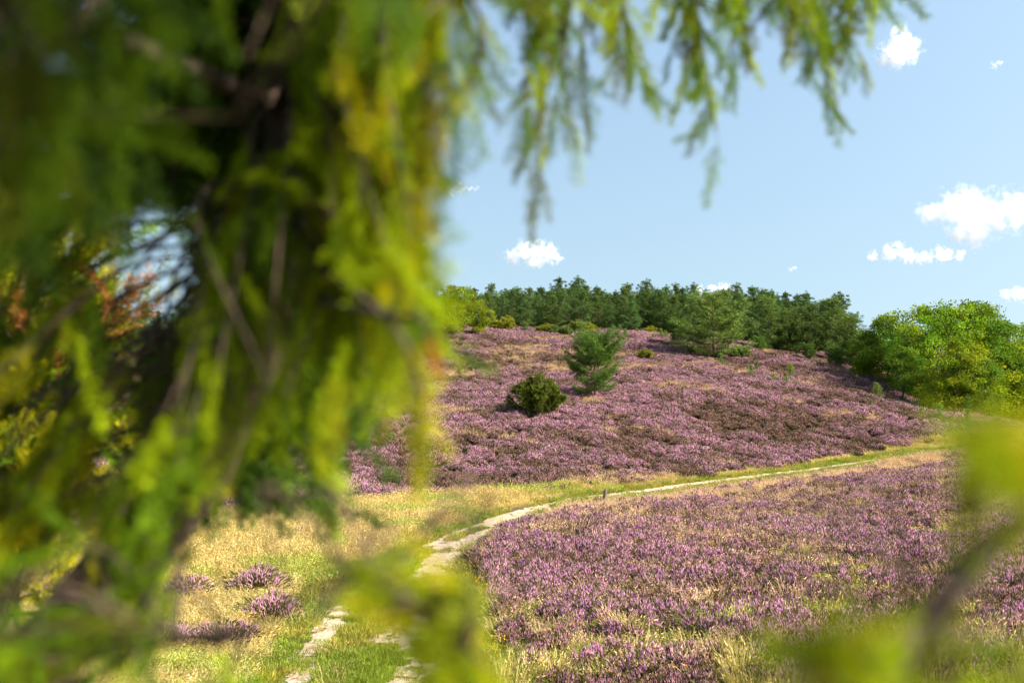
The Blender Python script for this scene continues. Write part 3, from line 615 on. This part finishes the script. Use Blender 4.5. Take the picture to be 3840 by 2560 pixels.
# bushes and saplings
SP = [make_pine(700+k, 1.2, .48, .05, .13, 6, 12, .12, .08, c_, .7, .8, False, trunk_r=.02, bl=.018) for k, c_ in enumerate([(.10,.19,.035),(.11,.2,.04),(.13,.20,.03)])]
RJ = [make_juniper(720+k, 1.6, 1.0, 34, c_, 24, .4, .10) for k, c_ in enumerate([(.19,.21,.02),(.12,.18,.045),(.15,.19,.035)])]
BS = make_broad(730, 2.2, .8, .4, 30, 60, .09, (.12,.16,.04), .55, .1, clu_r=.2, trunk_r=.03)
slope_s = [(2701,1375,38),(2816,1418,38),(2837,1400,32),(2900,1441,30),(2962,1418,42),(2949,1451,30),(3191,1426,24),(3433,1459,22),(3219,1497,14),(3370,1540,16),(2581,1327,24),(2492,1320,22),(1473,1675,40),(2298,1468,16),(2985,1460,14)]
own = {(3286,1510,72):'tallest young pine on the lower slope, with a smaller one at its foot',(3265,1533,34):'small pine sapling at the foot of the tallest young pine',(3454,1574,46):'slim pine sapling next to a fuller one near the oaks',(3523,1581,66):'full young pine near the slope foot, beside a slim sapling',(3630,1612,76):'young pine in the grass where the slope ends below the oaks'}
for (px,py,h) in slope_s:
    g, H = at_ground(px, py, h); H = max(H, .45)
    tree('pine_sapling', rr.choice(SP), g-np.array([0,0,.03]), H/1.25*1.35, rr.random()*6.28, 'small pine sapling scattered among the heather on the slope', 'sapling', 'saplings in the heather', sz=H/1.25*1.3)
for (px,py,h), lab in own.items():
    g, H = at_ground(px, py, h); tree('pine_sapling', rr.choice(SP), g-np.array([0,0,.03]), H/1.25, rr.random()*6.28, lab, 'sapling', 'saplings in the heather', sz=H/1.25)
for px,py,h,m,H0,lab,nm in [(1890,1246,52,RJ[0],1.7,'upright yellow green juniper next to the small ridge oak','juniper_bush'),(1964,1250,50,BS,2.2,'grey green birch sapling on the ridge between two junipers','birch_sapling'),
    (2045,1256,38,RJ[0],1.7,'juniper bush with a trailing arm on the ridge','juniper_bush'),(2070,1257,34,RJ[1],1.7,'rounded blue green bush touching the trailing juniper on the ridge','bush'),(2117,1261,34,RJ[1],1.7,'small round green pine bush standing alone on the ridge','bush'),
    (2168,1250,42,RJ[2],1.7,'widest juniper thicket on the ridge behind the lone pine','juniper_bush'),(2205,1250,34,RJ[0],1.7,'yellow tipped juniper at the end of the widest thicket','juniper_bush'),(2398,1250,20,RJ[1],1.7,'low blue green shrub in front of the stand','bush'),(2438,1254,30,RJ[0],1.7,'yellow green shrub beside the low blue green one','juniper_bush'),
    (2423,1353,38,RJ[0],1.7,'low olive juniper sprawling alone among the heather of the upper slope','juniper_bush'),(2319,1276,28,SP[0],1.25,'round pine sapling of a pair on the ridge','pine_sapling'),(2344,1276,38,SP[1],1.25,'taller pine sapling of a pair on the ridge','pine_sapling'),
    (2449,1279,24,SP[0],1.25,'smallest sapling of three on the brow before the stand','pine_sapling'),(2479,1276,38,SP[1],1.25,'tallest sapling of three on the brow before the stand','pine_sapling'),(2495,1272,30,SP[2],1.25,'yellowish sapling of three on the brow before the stand','pine_sapling'),
    (2546,1302,86,LP,4.5,'dense blue green young pine beside the spreading pine','pine_tree'),(3033,1356,54,LP,4.5,'bushy young pine on the slope edge under the broad dark pine','pine_tree'),(3132,1383,68,LP,4.5,'largest young pine on the slope edge near the oaks','pine_tree'),
    (3214,1379,105,LP,4.5,'grey green young pine between the slope edge pines and the oaks','pine_tree'),(2850,1322,48,LP,4.5,'spreading pale green young pine on the shoulder crest','pine_tree'),(2880,1322,44,SP[1],1.25,'light green sapling on the shoulder crest','pine_sapling'),(2918,1318,48,RJ[2],1.7,'narrow yellow green bush on the shoulder crest','bush'),(2952,1328,38,RJ[2],1.7,'small yellow green bush beside the narrow one on the crest','bush'),
    (3590,1470,40,RJ[2],1.7,'pale bush in the shade under the oaks','bush'),(2780,1350,40,RJ[1],1.7,'low bush under the spreading pine','bush'),(3433,1460,26,RJ[2],1.7,'bright green shrub at the dark edge of the oaks','bush')]:
    g, H = at_ground(px, py, h); s = H/H0
    tree(nm, m, g-np.array([0,0,.03]), s*(1.35 if m in RJ else 1.1), rr.random()*6.28, lab, 'sapling' if 'sapling' in nm else ('pine tree' if nm == 'pine_tree' else 'bush'), sz=s*1.12)

# rotten stake beside the path
g = ground_at(2264, 1884); H = 36/FPX*g[1]+.12; mb = MB()
P = np.array([[0,0,-.25],[.01,0,.0],[.03,0,H*.5],[.06,.01,H*.85],[.065,.01,H],[.055,.0,H*1.05]]); R_ = np.array([.055,.058,.062,.058,.042,.012]); V, Q = tube(P, R_, 9)
V += np.random.default_rng(5).normal(0,.006,V.shape); mb.add(V, q=Q)
st = link('wooden_stake', None, loc=g); tag(st, 'short dark weathered wooden stake leaning beside the path', 'stake'); st.scale = (1.15,1.15,1)
mb.obj('shaft', M_POST, st, True); m2 = MB(); V, Q = tube([[.058,0,H*.62],[.062,-.02,H*.8],[.06,-.03,H*.93]], [.02,.026,.006], 5); m2.add(V, q=Q); m2.obj('splinter', M_POST, st)

# single heather bushes in the grass left of the path
HB = [heather_tuft(800+k, 420, .5, .55, .09, .018, 320, M_HBUSH) for k in range(3)]
for px,py,s,lab in [(1010,2320,1.0,'vivid purple heather bush in green grass beside the worn track'),(960,2220,1.15,'pale pink flowering heather bush behind the vivid purple one'),(700,2240,.9,'browned heather bush fading to dry grass'),(840,2420,.9,'low heather bush with pink and brown twigs in the dry grass'),(620,2430,.9,'pink flowering heather bush at the lower end of the grass'),(330,2240,.9,'reddish brown heather bush near the vivid heather patch'),(250,2290,.8,'small pink heather bush under the reddish brown one'),
    (1330,1990,.6,'low pink heather bush along the strip in the golden grass'),(1240,2005,.7,'wide low heather bush in the golden grass strip'),(1120,2030,.8,'paler heather bush at the end of the golden grass strip'),(1060,2050,.7,'tuft like heather bush beside the paler one'),(1390,1980,.5,'smallest heather bush in the golden grass strip'),(320,2080,.8,'heather bush in the grass on the valley floor behind the juniper'),(1360,1930,.6,'deep purple heather bush at the foot of the hill')]:
    g = ground_at(px, py); o = link('heather_bush', rr.choice(HB), loc=g-np.array([0,0,.04])); o.rotation_euler = (0,0,rr.random()*6.28); o.scale = (s*1.35,s*1.35,s*1.1); tag(o, lab, 'heather bush', 'heather bushes in the grass')

# ------------------------------------------------------------------ clouds: small fair-weather cumulus at their real height
def cloud(name, px, py, wpx, hpx, d, label, seed, puffs, dens=1.0, thr=.42):
    rng = np.random.default_rng(seed); c0 = pix(px, py, d); W = wpx/FPX*d/2; Hh = hpx/FPX*d/2; D = (W+Hh)/2*.8
    P = []
    for u, v, r in puffs:
        R0 = r*min(Hh*1.1, W); P.append((u*W, rng.uniform(-.3,.3)*D, v*Hh, R0))
        for _ in range(2): P.append((u*W+rng.uniform(-.75,.75)*R0, rng.uniform(-.4,.4)*D, v*Hh+rng.uniform(-.35,.6)*R0, R0*rng.uniform(.4,.65)))
    bm = bmesh.new()
    for (x, y, z, r) in P: bmesh.ops.create_icosphere(bm, subdivisions=3, radius=r*1.12, matrix=Matrix.Translation((x,y,z)))
    me = bpy.data.meshes.new(name); bm.to_mesh(me); bm.free()
    o = link(name, me, loc=c0); rm = o.modifiers.new('skin', 'REMESH'); rm.mode = 'VOXEL'; rm.voxel_size = Hh/14
    m, nt, out = mat_new(name+'_vapour'); N = nt.nodes; Lk = nt.links
    tc = N.new('ShaderNodeTexCoord'); nz = N.new('ShaderNodeTexNoise'); nz.inputs['Scale'].default_value = 2.2/Hh; nz.inputs['Detail'].default_value = 5; nz.inputs['Roughness'].default_value = .62
    Lk.new(tc.outputs['Object'], nz.inputs[0]); acc = None
    for (x, y, z, r) in P:
        ds = N.new('ShaderNodeVectorMath'); ds.operation = 'DISTANCE'; ds.inputs[1].default_value = (x,y,z); Lk.new(tc.outputs['Object'], ds.inputs[0])
        f = N.new('ShaderNodeMath'); f.operation = 'MULTIPLY_ADD'; f.inputs[1].default_value = -1/r; f.inputs[2].default_value = 1.0; Lk.new(ds.outputs['Value'], f.inputs[0])
        if acc is None: acc = f.outputs[0]
        else:
            mx = N.new('ShaderNodeMath'); mx.operation = 'SMOOTH_MAX'; mx.inputs[2].default_value = .4; Lk.new(acc, mx.inputs[0]); Lk.new(f.outputs[0], mx.inputs[1]); acc = mx.outputs[0]
    ad = N.new('ShaderNodeMath'); ad.operation = 'MULTIPLY_ADD'; ad.inputs[1].default_value = 3.0; Lk.new(nz.outputs[0], ad.inputs[0]); Lk.new(acc, ad.inputs[2])
    mr = N.new('ShaderNodeMapRange'); mr.inputs[1].default_value = 1.4+thr; mr.inputs[2].default_value = 2.2+thr; mr.inputs[3].default_value = 0; mr.inputs[4].default_value = dens*3/Hh; Lk.new(ad.outputs[0], mr.inputs[0])
    pv = N.new('ShaderNodeVolumePrincipled'); pv.inputs['Color'].default_value = (1,1,1,1); pv.inputs['Anisotropy'].default_value = .2; Lk.new(mr.outputs[0], pv.inputs['Density']); Lk.new(pv.outputs[0], out.inputs['Volume'])
    me.materials.append(m); tag(o, label, 'cloud', 'fair weather clouds'); return o
cloud('cloud', 1992, 958, 225, 105, 5200, 'small puffy white cloud alone above the pine stand', 1, [(-.6,-.1,.75),(-.2,.25,.9),(.25,.3,.95),(.65,.05,.8),(.1,-.35,.8),(.85,-.15,.5)])
cloud('cloud', 3374, 175, 190, 155, 2400, 'triangular white cloud high in the sky', 2, [(-.35,-.35,.75),(.05,.3,.75),(.35,-.35,.7),(0,-.3,.8),(.1,.65,.45)])
cloud('cloud', 3675, 815, 520, 200, 4600, 'largest bright white cloud above the oaks', 3, [(-.75,.1,.55),(-.4,.35,.8),(-.1,.1,.95),(.2,.15,1.0),(.5,.25,.85),(.85,.15,.8),(0,-.35,.85),(-.25,-.5,.6)])
cloud('cloud', 3430, 958, 370, 85, 5200, 'long flat white cloud under the largest cloud', 4, [(-.8,.0,.6),(-.5,.25,.9),(-.15,-.1,.8),(.2,-.15,.75),(.55,.1,.9),(.85,-.1,.6)])
cloud('cloud', 2690, 1082, 190, 46, 7500, 'low white cloud peeping over the pine tops', 5, [(-.7,-.1,.9),(-.2,.0,.9),(.3,.2,1.0),(.75,-.1,.7)])
cloud('cloud', 3815, 1105, 150, 70, 6500, 'white cloud low over the oak crowns', 6, [(-.6,.1,.7),(-.1,.1,.9),(.4,0,1.0),(.8,.2,.9)])
cloud('cloud', 1735, 715, 150, 70, 4000, 'faint ragged wisp of cloud beside the hanging juniper sprays', 7, [(-.6,-.1,.8),(-.1,.2,.8),(.4,.2,.6),(.8,.3,.4)], .35, .6)
cloud('cloud', 2972, 1007, 50, 30, 5200, 'tiny cloud fleck between the low cloud and the flat cloud', 8, [(-.3,-.2,.8),(.3,.2,.8)], .45, .5)
cloud('cloud', 3738, 240, 50, 45, 2600, 'small faint wisp beside the triangular cloud', 9, [(-.3,-.2,.9),(.3,.2,.8)], .3, .55)

# ------------------------------------------------------------------ near junipers the view looks through
frng = np.random.default_rng(2024)
def make_spray(seed, L):
    """a feathery juniper shoot along +X: axis, side shoots, whorls of sharp needles; returns needle bases, directions, lengths, tip factor"""
    rng = np.random.default_rng(seed); P = []; D = []; T = []
    def shoot(p0, d0, l, t0):
        n = max(3, int(l/.005)); s = np.linspace(0,1,n); d = norm(d0[None]+np.outer(s, np.array([.15,0,-.22]))+rng.normal(0,.03,(n,3))); p = p0+np.cumsum(d,0)*l/n
        for k in range(4):
            o = rand_dirs(n, rng); o = norm(o-(o*d).sum(1,keepdims=True)*d); P.append(p); D.append(norm(d*.75+o)); T.append(t0+.35*s)
    shoot(np.zeros(3), np.array([1.0,0,0]), L, .6)
    m = int(L/.013)
    for j in range(m):
        t = .06+.9*j/m; sg = 1 if j%2 else -1; a = rng.uniform(.3,.75); th = rng.normal(0,.7)+(0 if sg > 0 else math.pi)
        d0 = np.array([math.cos(a), math.sin(a)*math.cos(th), math.sin(a)*math.sin(th)*.6]); l = (.20*L*(1-t)+.022)*rng.uniform(.6,1.3)
        shoot(np.array([t*L,0,-.10*L*t*t]), d0, l, .65+.15*rng.random())
    return np.concatenate(P), np.concatenate(D), np.concatenate(T)
SPR = [make_spray(900+k, .16) for k in range(8)]
HUES = {'green':np.array([.14,.25,.006]),'lime':np.array([.33,.44,.004]),'yellow':np.array([.46,.44,.006]),'deep':np.array([.055,.115,.012]),'brown':np.array([.36,.15,.035]),'olive':np.array([.15,.17,.010])}  # 'deep' puts the shrub's inner shade into a darker needle colour
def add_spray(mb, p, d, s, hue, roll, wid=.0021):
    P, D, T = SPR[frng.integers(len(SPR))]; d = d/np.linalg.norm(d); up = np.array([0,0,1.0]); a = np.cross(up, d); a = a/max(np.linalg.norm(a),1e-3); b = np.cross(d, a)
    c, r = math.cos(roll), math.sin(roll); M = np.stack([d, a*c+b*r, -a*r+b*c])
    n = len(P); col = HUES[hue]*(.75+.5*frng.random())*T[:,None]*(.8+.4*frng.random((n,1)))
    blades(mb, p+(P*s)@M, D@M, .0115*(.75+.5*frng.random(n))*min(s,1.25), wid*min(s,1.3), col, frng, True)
GAPS = [(560,1040,190,250),(960,2310,300,150),(230,2190,150,130),(900,2010,330,70),(430,1640,80,160),(60,1600,90,130),(1340,2420,90,120),(1150,2480,120,120)]
OPENING = [(1750,830),(1690,850),(1660,1000),(1645,1200),(1600,1340),(1480,1410),(1400,1480),(1330,1650),(1290,1850),(1200,1950),(1330,2060),(1650,2110),(1930,2250),(2000,2560),(2000,2700),(2700,2700),(2720,2380),(3050,2270),(3400,2260),(3480,2000),(3520,1860),(3440,1750),(3470,1570),(3860,1500),(3860,830)]
def gap_here(p, d, l):
    """natural openings in the shrub"""
    d = d/np.linalg.norm(d)
    for k in (0, .5, 1):
        q = p+d*l*k
        if q[1] > 1.6: return False
        a, b = to_px(q[0], q[1], q[2])
        if (k < 1 or q[1] < .4) and inpoly(np.array([a]), np.array([b]), OPENING)[0]: return True
        if q[1] < .7 and ((a-1060)/190)**2+((b-800)/950)**2 < 1: return True
        for x, y, rx, ry in GAPS:
            if ((a-x)/rx)**2+((b-y)/ry)**2 < 1: return True
    return False
def near_branch(root, pts, r0, nspray, slen, hues, droop=.5, t0=.25, spread=.8, tip=True, toward=None, wid=.0021, free=False):
    """one branch (wood) with its shoots as a sub-part"""
    c = bez(pts, 14); w = MB(); V, Q = tube(c, np.linspace(r0, r0*.25, 14), 6); w.add(V, q=Q); br = w.obj('branch', M_JBARK, root, True)
    nd = MB(); T = norm(np.gradient(c, axis=0))
    for j in range(nspray):
        t = t0+(1-t0)*(j+frng.random())/nspray if j or not tip else 1.0
        k = min(13, int(t*13)); d = T[k]*(.8+.4*t)+frng.normal(0,spread*.55,3)+np.array([0,0,-droop])*(.5+.7*frng.random())
        if toward is not None: d = d+toward
        if not free and gap_here(c[k], d, slen): continue
        add_spray(nd, c[k], d, slen/.16*(.7+.6*frng.random()), hues[frng.integers(len(hues))], frng.random()*6.28, wid)
    if nd.n: nd.obj('needles', M_NEAR, br)
    return br
def root(name, loc, label): return tag(link(name, None, loc=(0,0,0)), label, 'juniper')
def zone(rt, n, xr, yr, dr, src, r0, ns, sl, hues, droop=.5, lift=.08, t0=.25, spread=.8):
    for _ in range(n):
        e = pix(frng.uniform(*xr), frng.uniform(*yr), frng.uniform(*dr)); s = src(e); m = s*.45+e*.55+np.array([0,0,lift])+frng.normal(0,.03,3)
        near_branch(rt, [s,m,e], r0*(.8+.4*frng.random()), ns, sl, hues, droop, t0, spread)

J1 = root('juniper_shrub', None, 'tall juniper with drooping blurred sprays hanging across the view')
gT = on(-.80, 1.15); tz0 = gT[2]
TR = np.array([gT-[0,0,.1], pix(-420,3300,1.08), pix(180,2450,1.0), pix(560,2000,.97), pix(860,1550,.95), pix(1020,1000,.95), pix(1080,300,.95), pix(1060,-500,.95), [-.2,.95,CAMZ+1.3]])
tw = MB(); tc_ = bez(TR, 30); V, Q = tube(tc_, np.linspace(.045,.014,30)*(1+.08*np.sin(np.arange(30)*2.1)), 12); tw.add(V, q=Q); tw.obj('trunk', M_JBARK, J1, True)
def from_trunk(dz=(-.1,.25)):
    def f(e):
        z = np.clip(e[2]+frng.uniform(*dz), tz0+.2, CAMZ+1.2); return np.array([np.interp(z, tc_[:,2], tc_[:,k]) for k in range(3)])
    return f
def limb(pts, r, ns=0, sl=.14, hues=('green',)):
    near_branch(J1, pts, r, ns, sl, hues, .6, .3); c = bez(pts, 40); return c
TOP = lambda z: np.array([np.interp(z, tc_[:,2], tc_[:,k]) for k in range(3)])
L_over = limb([TOP(CAMZ+.62), pix(1500,-420,1.05), pix(2200,-330,1.25), pix(2900,-230,1.35), pix(3220,-130,1.35)], .012, 6, .10, ('green','olive'))
L_over2 = limb([TOP(CAMZ+.45), pix(1300,-300,.85), pix(1700,-230,.8), pix(2100,-200,.95)], .010, 8, .14, ('green','olive'))
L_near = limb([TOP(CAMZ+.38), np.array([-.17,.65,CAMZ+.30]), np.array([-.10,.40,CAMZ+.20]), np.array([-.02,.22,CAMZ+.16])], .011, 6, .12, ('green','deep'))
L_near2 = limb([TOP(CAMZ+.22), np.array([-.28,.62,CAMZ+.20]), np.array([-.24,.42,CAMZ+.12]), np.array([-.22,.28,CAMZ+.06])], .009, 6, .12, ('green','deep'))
def from_curve(*cs):
    C_ = np.concatenate(cs)
    def f(e): return C_[np.argmin(((C_-e)**2).sum(1)+frng.random(len(C_))*.02)]
    return f
# dense inside of the shrub, its shade partly painted by darker needle colour
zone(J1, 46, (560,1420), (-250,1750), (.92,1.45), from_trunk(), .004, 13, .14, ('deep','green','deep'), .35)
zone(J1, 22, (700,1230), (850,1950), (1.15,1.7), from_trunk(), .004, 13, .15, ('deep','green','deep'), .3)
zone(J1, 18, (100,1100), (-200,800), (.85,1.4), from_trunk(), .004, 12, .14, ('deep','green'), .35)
# close, soft mass overhead at the top left
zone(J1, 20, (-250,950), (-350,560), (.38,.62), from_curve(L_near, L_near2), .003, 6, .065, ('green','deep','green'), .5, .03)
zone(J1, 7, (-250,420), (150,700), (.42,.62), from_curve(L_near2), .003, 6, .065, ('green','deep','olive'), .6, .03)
# bright curtain on the sunny side
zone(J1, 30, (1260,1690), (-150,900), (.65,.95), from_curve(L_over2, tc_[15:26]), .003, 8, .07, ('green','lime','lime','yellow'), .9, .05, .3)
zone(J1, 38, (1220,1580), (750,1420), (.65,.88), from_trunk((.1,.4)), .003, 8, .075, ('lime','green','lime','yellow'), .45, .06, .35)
near_branch(J1, [TOP(CAMZ+.1), pix(1400,1150,.62), pix(1560,1380,.55), pix(1585,1560,.54)], .003, 9, .045, ('lime','yellow'), 1.2, .45, free=True)
near_branch(J1, [TOP(CAMZ+.05), pix(1450,1180,.6), pix(1570,1180,.56), pix(1615,1270,.55)], .003, 7, .022, ('brown',), .6, .9, .5, free=True)
# fringe hanging from the limb over the view
for px, py, w in [(1760,260,3),(1990,560,4),(2015,800,5),(2060,620,4),(2130,520,4),(2190,470,3),(2040,300,4),(2100,150,4),(2300,170,3),(2350,270,3),(2410,390,4),(2600,200,3),(2640,400,4),(2690,620,5),(2740,380,4),(2800,260,3),(2580,380,3),(2700,150,4),(2930,130,3),(2990,240,3),(3060,290,3),(3110,480,4),(3080,120,3),(3180,170,3),(3240,320,4),(3250,100,3),(2480,60,3),(2850,60,3),(3150,40,3)]:
    d = np.interp(px, [1700,2200,3300], [.85,1.05,1.3])*frng.uniform(.93,1.08); e = pix(px, py-90, d); C_ = L_over2 if px < 1900 else L_over
    s_ = C_[np.argmin(np.abs(C_[:,0]-e[0])+.03*frng.random(len(C_)))]; m = s_*.5+e*.5+np.array([frng.normal(0,.015),frng.normal(0,.02),.01])
    near_branch(J1, [s_,m,e], .0018, int(4+w*1.6+np.linalg.norm(e-s_)*14), .065, ('green','green','olive','lime'), .75, .2, 1.0)
# boughs out of view above, which shade the inside
for k in range(44):
    e = np.array([frng.uniform(-.75,.32), frng.uniform(-.15,1.15), CAMZ+frng.uniform(.40,.85)])
    if e[1] < .35: e[0] += .12*frng.random()
    if e[2]-CAMZ < .37*e[1]+.16: e[2] = CAMZ+.37*e[1]+.18
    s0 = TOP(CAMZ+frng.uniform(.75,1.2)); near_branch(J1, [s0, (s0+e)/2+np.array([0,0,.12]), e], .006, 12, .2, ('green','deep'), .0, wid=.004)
# lower sprays with gaps on the left
zone(J1, 30, (-250,760), (1200,2000), (.85,1.45), from_trunk((.05,.3)), .003, 8, .085, ('lime','green','yellow','olive'), .7, .04, .4)
zone(J1, 15, (560,1150), (1400,1820), (.62,.85), from_trunk((.1,.3)), .003, 7, .075, ('green','lime','lime'), .8, .05, .4)
zone(J1, 10, (250,620), (1850,2250), (.8,.95), from_trunk((.0,.2)), .003, 8, .06, ('lime','green','green'), .5, .03, .4)
zone(J1, 18, (-250,420), (1500,2300), (.7,1.1), from_trunk((.1,.3)), .003, 8, .07, ('lime','yellow','green'), .6, .04, .45)
# low bough across the bottom of the view
LB = limb([TOP(CAMZ-.5), pix(420,2480,.72), pix(850,2400,.6), pix(1230,2180,.52), pix(1500,2250,.47), pix(1850,2500,.42)], .0032, 0)
zone(J1, 18, (1150,1800), (2150,2600), (.40,.52), from_curve(LB[20:]), .002, 7, .04, ('lime','lime','yellow'), .3, .02, .3)
zone(J1, 16, (-200,850), (2330,2700), (.5,.72), from_curve(LB[8:26]), .002, 7, .06, ('green','green','lime','olive'), .4, .02, .3)

J2 = root('juniper_shrub', None, 'upright juniper standing a few steps off behind the drooping one')
b2 = on(-1.42, 2.75); t2 = np.array([b2-[0,0,.1], b2+[.02,0,.9], [-1.36,2.7,CAMZ-.2], [-1.3,2.7,CAMZ+.5]]); tc2 = bez(t2, 24)
tw = MB(); V, Q = tube(tc2, np.linspace(.05,.012,24), 10); tw.add(V, q=Q); tw.obj('trunk', M_JBARK, J2, True)
def from_t2(e):
    z = np.clip(e[2]+frng.uniform(-.35,-.05), b2[2]+.2, CAMZ+.45); return np.array([np.interp(z, tc2[:,2], tc2[:,k]) for k in range(3)])
zone(J2, 46, (-250,470), (680,1750), (2.3,3.0), from_t2, .006, 12, .2, ('olive','green','yellow','olive','brown'), -.1, .0, .2, .7)
zone(J2, 22, (-250,520), (1300,2150), (2.2,2.9), from_t2, .006, 10, .2, ('olive','green','yellow'), .1, .0, .2, .7)

J3 = root('juniper_shrub', None, 'low juniper with one brown slanting stem and bright lime sprays close by the viewer')
g3 = on(.16, .55); st3 = [g3-[0,0,.1], np.array([.16,.53,g3[2]+.5]), np.array([.155,.52,g3[2]+1.0]), pix(3100,3700,.5), pix(3180,3200,.48), pix(3260,2800,.465), pix(3350,2560,.46), pix(3480,2350,.45), pix(3640,2130,.44), pix(3840,1960,.42), pix(4050,1780,.40)]
c3 = bez(st3, 40); tw = MB(); V, Q = tube(c3, np.linspace(.010,.0045,40), 8); tw.add(V, q=Q); tw.obj('trunk', M_JBARK, J3, True)
up3 = from_curve(c3[29:]); lo3 = from_curve(c3[19:29])
zone(J3, 13, (3600,3980), (1600,1800), (.24,.30), up3, .0012, 6, .026, ('lime','yellow','lime'), .2, .0, .75)
zone(J3, 4, (3420,3600), (2050,2300), (.40,.5), up3, .0012, 3, .03, ('olive','green','olive'), .2, .0, .5)
zone(J3, 16, (2800,3300), (2380,2620), (.26,.34), lo3, .0012, 6, .026, ('lime','lime','yellow'), -.2, .0, .75)
zone(J3, 9, (3400,3900), (2380,2650), (.36,.48), lo3, .0012, 5, .032, ('lime','lime','olive'), .0, .0, .5)

J_BLOCK = root('juniper_shrub', None, 'dense tall juniper added unseen behind the viewer to block sky light')  # added out of view, keeps sky light off the near shrub's inside
b4 = on(-.75, -1.0); t4 = bez(np.array([b4-[0,0,.1], b4+[0,.02,1.2], b4+[.03,0,2.6], b4+[0,0,3.6]]), 20)
tw = MB(); V, Q = tube(t4, np.linspace(.06,.012,20), 10); tw.add(V, q=Q); tw.obj('trunk', M_JBARK, J_BLOCK, True)
for k in range(90):
    h = frng.uniform(.3,3.3); a = frng.uniform(0,6.283); r = 1.0*(1-.2*h/3.3)*frng.uniform(.5,1); s0 = np.array([np.interp(b4[2]+h, t4[:,2], t4[:,i]) for i in range(3)]); e = s0+np.array([math.cos(a)*r, math.sin(a)*r, .25])
    if e[1] < -.2 and e[0] < .45: near_branch(J_BLOCK, [s0,(s0+e)/2+[0,0,-.03],e], .006, 11, .3, ('green','deep'), -.1, .2, .9, wid=.005)

# thin grass creeping over the worn tracks
x, y, z, a, b = sample(-5, 6, 13, 30, 60)
m = path_mask(a, b) & (fbm(x*2.2, y*2.2, 301) > np.where(y < 23, .53, .62))
q = keep(m, x, y, z); n = len(q[0])
place('track_grass', *q, .28+.4*RNG.random(n), np.where(RNG.random((n,1)) < .5, np.array([1.4,1.15,1.0]), np.array([1.0,1.0,.8])), C_GRN, 'thin grass creeping over the worn sandy tracks', 'grass', lean=.25)
